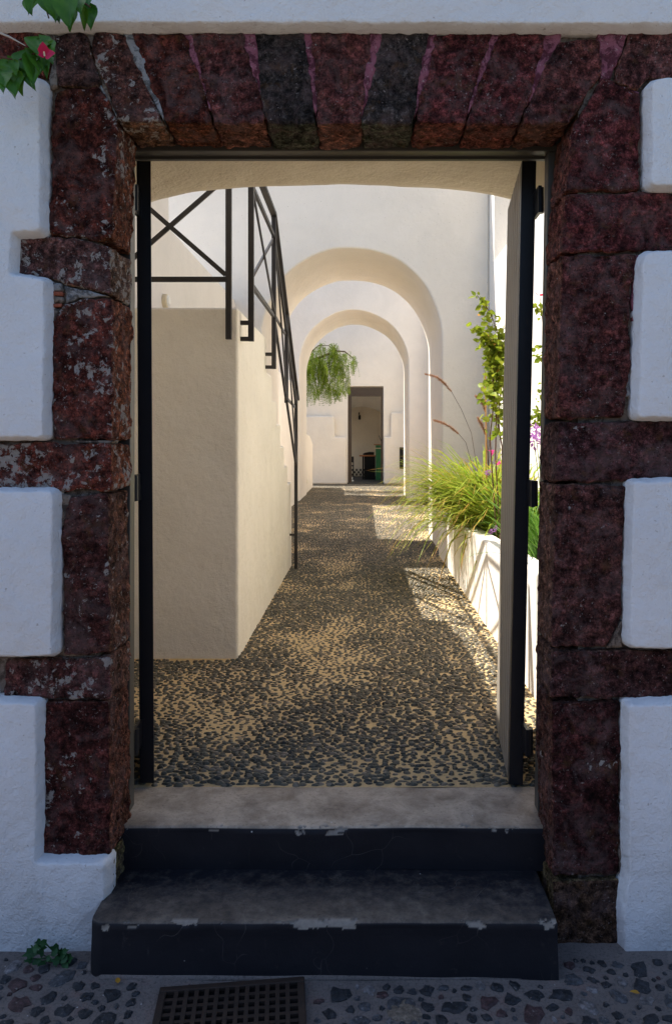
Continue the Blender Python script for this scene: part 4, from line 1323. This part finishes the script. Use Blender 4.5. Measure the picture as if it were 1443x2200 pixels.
# ------------------------------------------------------------------ pepper tree in the far court
def pepper_tree():
    t = thing('pepper_tree', (-2.45, 20.9, 0), 'pepper tree with drooping feathery foliage behind the farther arch', 'tree')
    r = random.Random(6)
    D = 20.6
    def q(u, v, d=D): return P(u, v, d)
    trunk = [(-2.45, 20.9, -0.02), (-2.42, 20.88, 0.9), (-2.3, 20.8, 1.8), (-2.1, 20.7, 2.6), (-1.85, 20.65, 3.2)]
    MB().tube(trunk, [0.16, 0.13, 0.11, 0.09, 0.06], 10).build('trunk', M['bark'], t, smooth=True)
    limbs = [[Vector(trunk[-1]), q(650, 782), q(680, 770), q(706, 760), q(716, 753), q(740, 755), q(757, 768), q(759, 776)],
             [q(706, 760), q(716, 748), q(722, 738)],
             [q(680, 770), q(690, 778), q(704, 780), q(716, 778), q(735, 786)],
             [q(716, 753), q(722, 764), q(724, 775), q(738, 800)],
             [Vector(trunk[-2]), q(650, 800), q(672, 786), q(690, 780)],
             [q(650, 782), q(664, 760), q(684, 742), q(705, 742), q(722, 752)],
             [q(690, 779), q(698, 800), q(695, 830)]]
    for i, L in enumerate(limbs):
        MB().tube(L, [max(0.006, 0.045 * (1 - j / len(L)) * (1 if i == 0 else 0.5)) for j in range(len(L))], 6).build('branch', M['bark'], t, smooth=True)
    starts = []
    for L in limbs:
        for a, b in zip(L[:-1], L[1:]):
            for _ in range(int(8 + (b - a).length * 26)):
                starts.append(a.lerp(b, r.random()) + Vector((r.gauss(0, .05), r.gauss(0, .22), r.gauss(0, .05))))
    for _ in range(520):
        starts.append(q(r.uniform(560, 752), r.uniform(776, 845), D + r.gauss(0, .35)))
    for _ in range(120):
        starts.append(q(r.uniform(560, 700), r.uniform(735, 790), D + r.gauss(0, .35)))
    V, Fc = [], []
    for p in starts:
        n = r.randint(9, 15)
        u_px = p.x / p.y * F + CU
        L = r.uniform(0.22, 0.50)
        low = (880 if u_px < 700 else 880 - (u_px - 700) * 0.75)
        zmin = P(u_px, low + r.uniform(-12, 5), p.y).z
        d = Vector((r.gauss(0, .35), r.gauss(0, .35), -r.uniform(0.1, 0.6))).normalized()
        pos = p.copy()
        side = Vector((r.gauss(0, 1), r.gauss(0, 1), 0)).normalized()
        for k in range(n):
            d = (d + Vector((r.gauss(0, .10), r.gauss(0, .10), -0.20))).normalized()
            pos = pos + d * L / n
            if pos.z < zmin: break
            for sg in (-1, 1):
                o_ = (side * sg * 1.3 + d * 0.6 + Vector((r.gauss(0, .25), r.gauss(0, .25), r.gauss(-.15, .25)))).normalized()
                w = d.cross(o_).cross(o_).normalized() * 0.0085
                ll = 0.062 * (1 - 0.4 * k / n)
                n0 = len(V)
                V += [tuple(pos), tuple(pos + o_ * ll * .5 + w), tuple(pos + o_ * ll), tuple(pos + o_ * ll * .5 - w)]
                Fc.append((n0, n0 + 1, n0 + 2, n0 + 3))
    obj('crown', V, Fc, M['pepper_leaf'], t)
pepper_tree()

# ------------------------------------------------------------------ far court: low wall, house with its room
def q24(u, v, d=HOUSE_D):
    p = P(u, v, d); return p.x, p.z
lowwall = thing('bench_wall', (-1.5, 21.6, 0), 'low rounded white wall with a niche beside the farther arch', 'wall')
prism_yz('wall_body', [(B1 + .004, -0.02), (B1 + .004, 1.56), (20.9, 1.50), (21.8, 1.36), (22.1, 1.28), (22.1, -0.02)], -2.0, -1.44, M['court_plaster'], lowwall, bevel=0.05)
MB().box(-1.437, -1.425, 19.9, 20.02, 0.24, 0.36).build('socket_plate', M['white_plastic'], lowwall)

house = thing('far_house', (0, HOUSE_D, 0), 'plain white house with a dark door frame at the end of the passage', 'house')
DX0, DX1, DZ = -0.467, 0.642, 3.055
HH = 6.2
poly = [(-5, -0.02), (-5, HH), (4.5, HH), (4.5, -0.02), (DX1, -0.02), (DX1, DZ), (DX0, DZ), (DX0, -0.02)]
prism_xz('front_wall', poly, HOUSE_D, HOUSE_D + 0.42, M['court_plaster'], house, bevel=0.02)
# stepped plinth each side of the door
def pl(px): return [q24(u, v, HOUSE_D - 0.1) for u, v in px]
prism_xz('plinth', pl([(560, 1040), (560, 893), (714, 893), (718, 898), (719, 938), (744, 938), (744, 1040)]), HOUSE_D - 0.14, HOUSE_D - 0.004, M['court_plaster'], house, bevel=0.05)
prism_xz('plinth', pl([(824, 1040), (824, 938), (838, 938), (839, 886), (960, 884), (960, 1040)]), HOUSE_D - 0.14, HOUSE_D - 0.004, M['court_plaster'], house, bevel=0.05)
a = q24(858, 1007, HOUSE_D - 0.14); b = q24(872, 961, HOUSE_D - 0.14)
MB().box(a[0], b[0], HOUSE_D - 0.16, HOUSE_D - 0.137, a[1], b[1]).build('recess_panel', M['black_cloth'], house)  # dark recess painted as a flat black panel on the plinth
# door frame
fx0, fx1, fz = q24(755, 0)[0], q24(818, 0)[0], q24(0, 851)[1]
MB().box(DX0 + .003, DX1 - .003, HOUSE_D + 0.05, HOUSE_D + 0.13, fz, DZ - 0.03).build('door_head', M['door_wood'], house)
MB().box(DX0 + .003, fx0, HOUSE_D + 0.05, HOUSE_D + 0.13, 0.0, fz).build('door_jamb', M['door_wood'], house)
MB().box(fx1, DX1 - .003, HOUSE_D + 0.05, HOUSE_D + 0.13, 0.0, fz).build('door_jamb', M['door_wood'], house)
MB().box(DX0 - .02, DX1 + .02, HOUSE_D - 0.01, HOUSE_D + 0.4, -0.02, 0.045).build('door_sill', plain('dark_paving', (0.06, 0.06, 0.055), 0.8, 0.2, vary=0.4, scale=25), house)
# vaulted room behind the door
RX0, RX1, RB = -1.15, 1.25, 28.0
def room():
    n, m = 24, 10
    V, Fc = [], []
    for j in range(m + 1):
        k = j / m
        y = HOUSE_D + 0.42 + (RB - HOUSE_D - 0.42) * k
        top = 3.35 - 0.75 * k ** 0.8; sp = 1.55 - 0.1 * k
        for i in range(n + 1):
            a_ = math.pi * i / n
            V.append(((RX0 + RX1) / 2 - 0.1 + (RX1 - RX0) / 2 * math.cos(a_), y, sp + (top - sp) * math.sin(a_)))
    for j in range(m):
        for i in range(n):
            q_ = j * (n + 1) + i
            Fc.append((q_, q_ + 1, q_ + n + 2, q_ + n + 1))
    obj('room_vault', V, Fc, M['court_plaster'], house, smooth=True)
    MB().box(-2.2, 2.2, RB, RB + 0.2, -0.02, 3.6).build('room_back_wall', M['vault_plaster'], house)
    w = MB()
    X = RX0 - 0.1
    for y0, y1, z0, z1 in ((HOUSE_D + .42, RB, -.02, 0.45), (HOUSE_D + .42, 24.6, 0.45, 1.56), (27.7, RB, 0.45, 1.56)):
        w.box(X - 0.2, X + 0.0, y0, y1, z0, z1)
    w.build('room_side_wall', M['court_plaster'], house)
    MB().box(RX1 - 0.1, RX1 + 0.1, HOUSE_D + .42, RB, -0.02, 1.56).build('room_side_wall', M['court_plaster'], house)
    MB().box(-1.6, 1.6, HOUSE_D + 0.405, RB, -0.02, 0.06).build('room_floor', plain('dark_paving', (0.06, 0.06, 0.055), 0.8, 0.2, vary=0.4, scale=25), house)
room()
def furniture():
    d = 25.6
    def Q(u, v, dd=d):
        p = P(u, v, dd); return p.x, p.z
    (tx0, tz), (tx1, _) = Q(771.5, 979), Q(806, 979)
    t = thing('table', ((tx0 + tx1) / 2, d + .3, 0.06), 'dark draped table with an orange wooden top inside the far house', 'table')
    MB().box(tx0, tx1 + 0.02, d, d + 0.6, tz - 0.025, tz + 0.015).build('tabletop', M['orange_wood'], t)
    MB().box(tx0 + 0.16, tx1, d + 0.03, d + 0.57, 0.06, tz - 0.027).build('cloth', M['black_cloth'], t)
    for xx in (tx0 + .10,): 
        MB().box(xx, xx + .05, d + .03, d + .08, 0.06, tz - .027).build('leg', M['black_cloth'], t)
    b = thing('folded_cloth', (tx0 + .35, d + .3, tz + .015), 'black folded cloth lying on the table in the far house', 'cloth')
    m = MB(); m.tube([(tx0 + .12, d + .25, tz + .045), (tx0 + .2, d + .25, tz + .06), (tx0 + .34, d + .25, tz + .075), (tx0 + .5, d + .25, tz + .07)], [0.02, 0.04, 0.055, 0.05], 8)
    m.build('cloth_fold', M['black_cloth'], b)
    cx0, cx1 = Q(806.5, 0)[0], Q(820, 0)[0] + .1
    c = thing('green_cabinet', ((cx0 + cx1) / 2, d - .25, 0.06), 'narrow green cabinet with cream and brown shelf tops inside the far house', 'cabinet')
    z_top = Q(0, 963, d - .4)[1]
    MB().box(cx0, cx1, d - .45, d - .08, 0.06, z_top - .02).build('body', M['green_paint'], c)
    MB().box(cx0 - .06, cx1, d - .47, d - .06, z_top - .015, z_top + .015).build('shelf', M['cream_paint'], c)
    MB().box(cx0, cx1, d - .45, d - .08, z_top + .018, z_top + .10).build('upper_box', M['green_paint'], c)
    MB().box(cx0 - .06, cx1, d - .47, d - .06, z_top + .105, z_top + .135).build('top', M['orange_wood'], c)
    MB().bar((cx1 - .1, d - .3, z_top + .135), (cx1 - .2, d - .3, z_top + .42), 0.02).build('handle', M['black_cloth'], c)
    hx0, hx1 = Q(753, 0)[0], Q(759.5, 0)[0]
    h = thing('chair', (hx0, d + .2, 0.06), 'dark chair at the edge of the doorway inside the far house', 'chair')
    z1 = Q(0, 981)[1]
    for y in (d, d + .36):
        MB().box(hx1 - .03, hx1, y, y + .03, 0.06, z1 if y > d + .1 else .5).build('leg', M['black_cloth'], h)
        MB().box(hx1 - .42, hx1 - .39, y, y + .03, 0.06, z1 if y > d + .1 else .5).build('leg', M['black_cloth'], h)
    MB().box(hx1 - .42, hx1, d - .01, d + .40, .5, .53).build('seat', M['black_cloth'], h)
    MB().box(hx1 - .388, hx1 - .032, d + .363, d + .387, .62, z1).build('backrest', M['black_cloth'], h)
    lm = thing('wall_spotlight', (Q(772, 0, RB)[0], RB - .1, 1.9), 'small black spotlight on the back wall of the far room', 'lamp')
    x, z = Q(772, 896, RB - .1)
    MB().tube([(x, RB - .13, z - .09), (x, RB - .13, z + .07)], 0.045, 10).build('lamp_head', M['black_cloth'], lm)
    MB().bar((x - .02, RB - .13, z + .1), (x - .02, RB + .005, z + .16), 0.04).build('arm', M['black_cloth'], lm)
    # chequered tiles low on the back wall
    tl = thing('tiled_panel', (0, RB - .02, 0.15), 'panel of black and cream chequered tiles low on the back wall', 'tiles')
    (ax, az), (bx, bz) = Q(755, 1022, RB - .02), Q(785, 1007, RB - .02)
    nx, nz = 7, 3
    for i in range(nx):
        for j in range(nz):
            w, hh = (bx - ax) / nx, (bz - az) / nz
            MB().box(ax + w * i + .003, ax + w * (i + 1) - .003, RB - .02, RB - .002, az + hh * j + .003, az + hh * (j + 1) - .003).build('tile', M['tile_light'] if (i + j) % 2 else M['tile_dark'], tl)
furniture()
print("meshes", len(bpy.data.objects), "tris~", sum(len(o.data.polygons) for o in bpy.data.objects if o.type == 'MESH'))
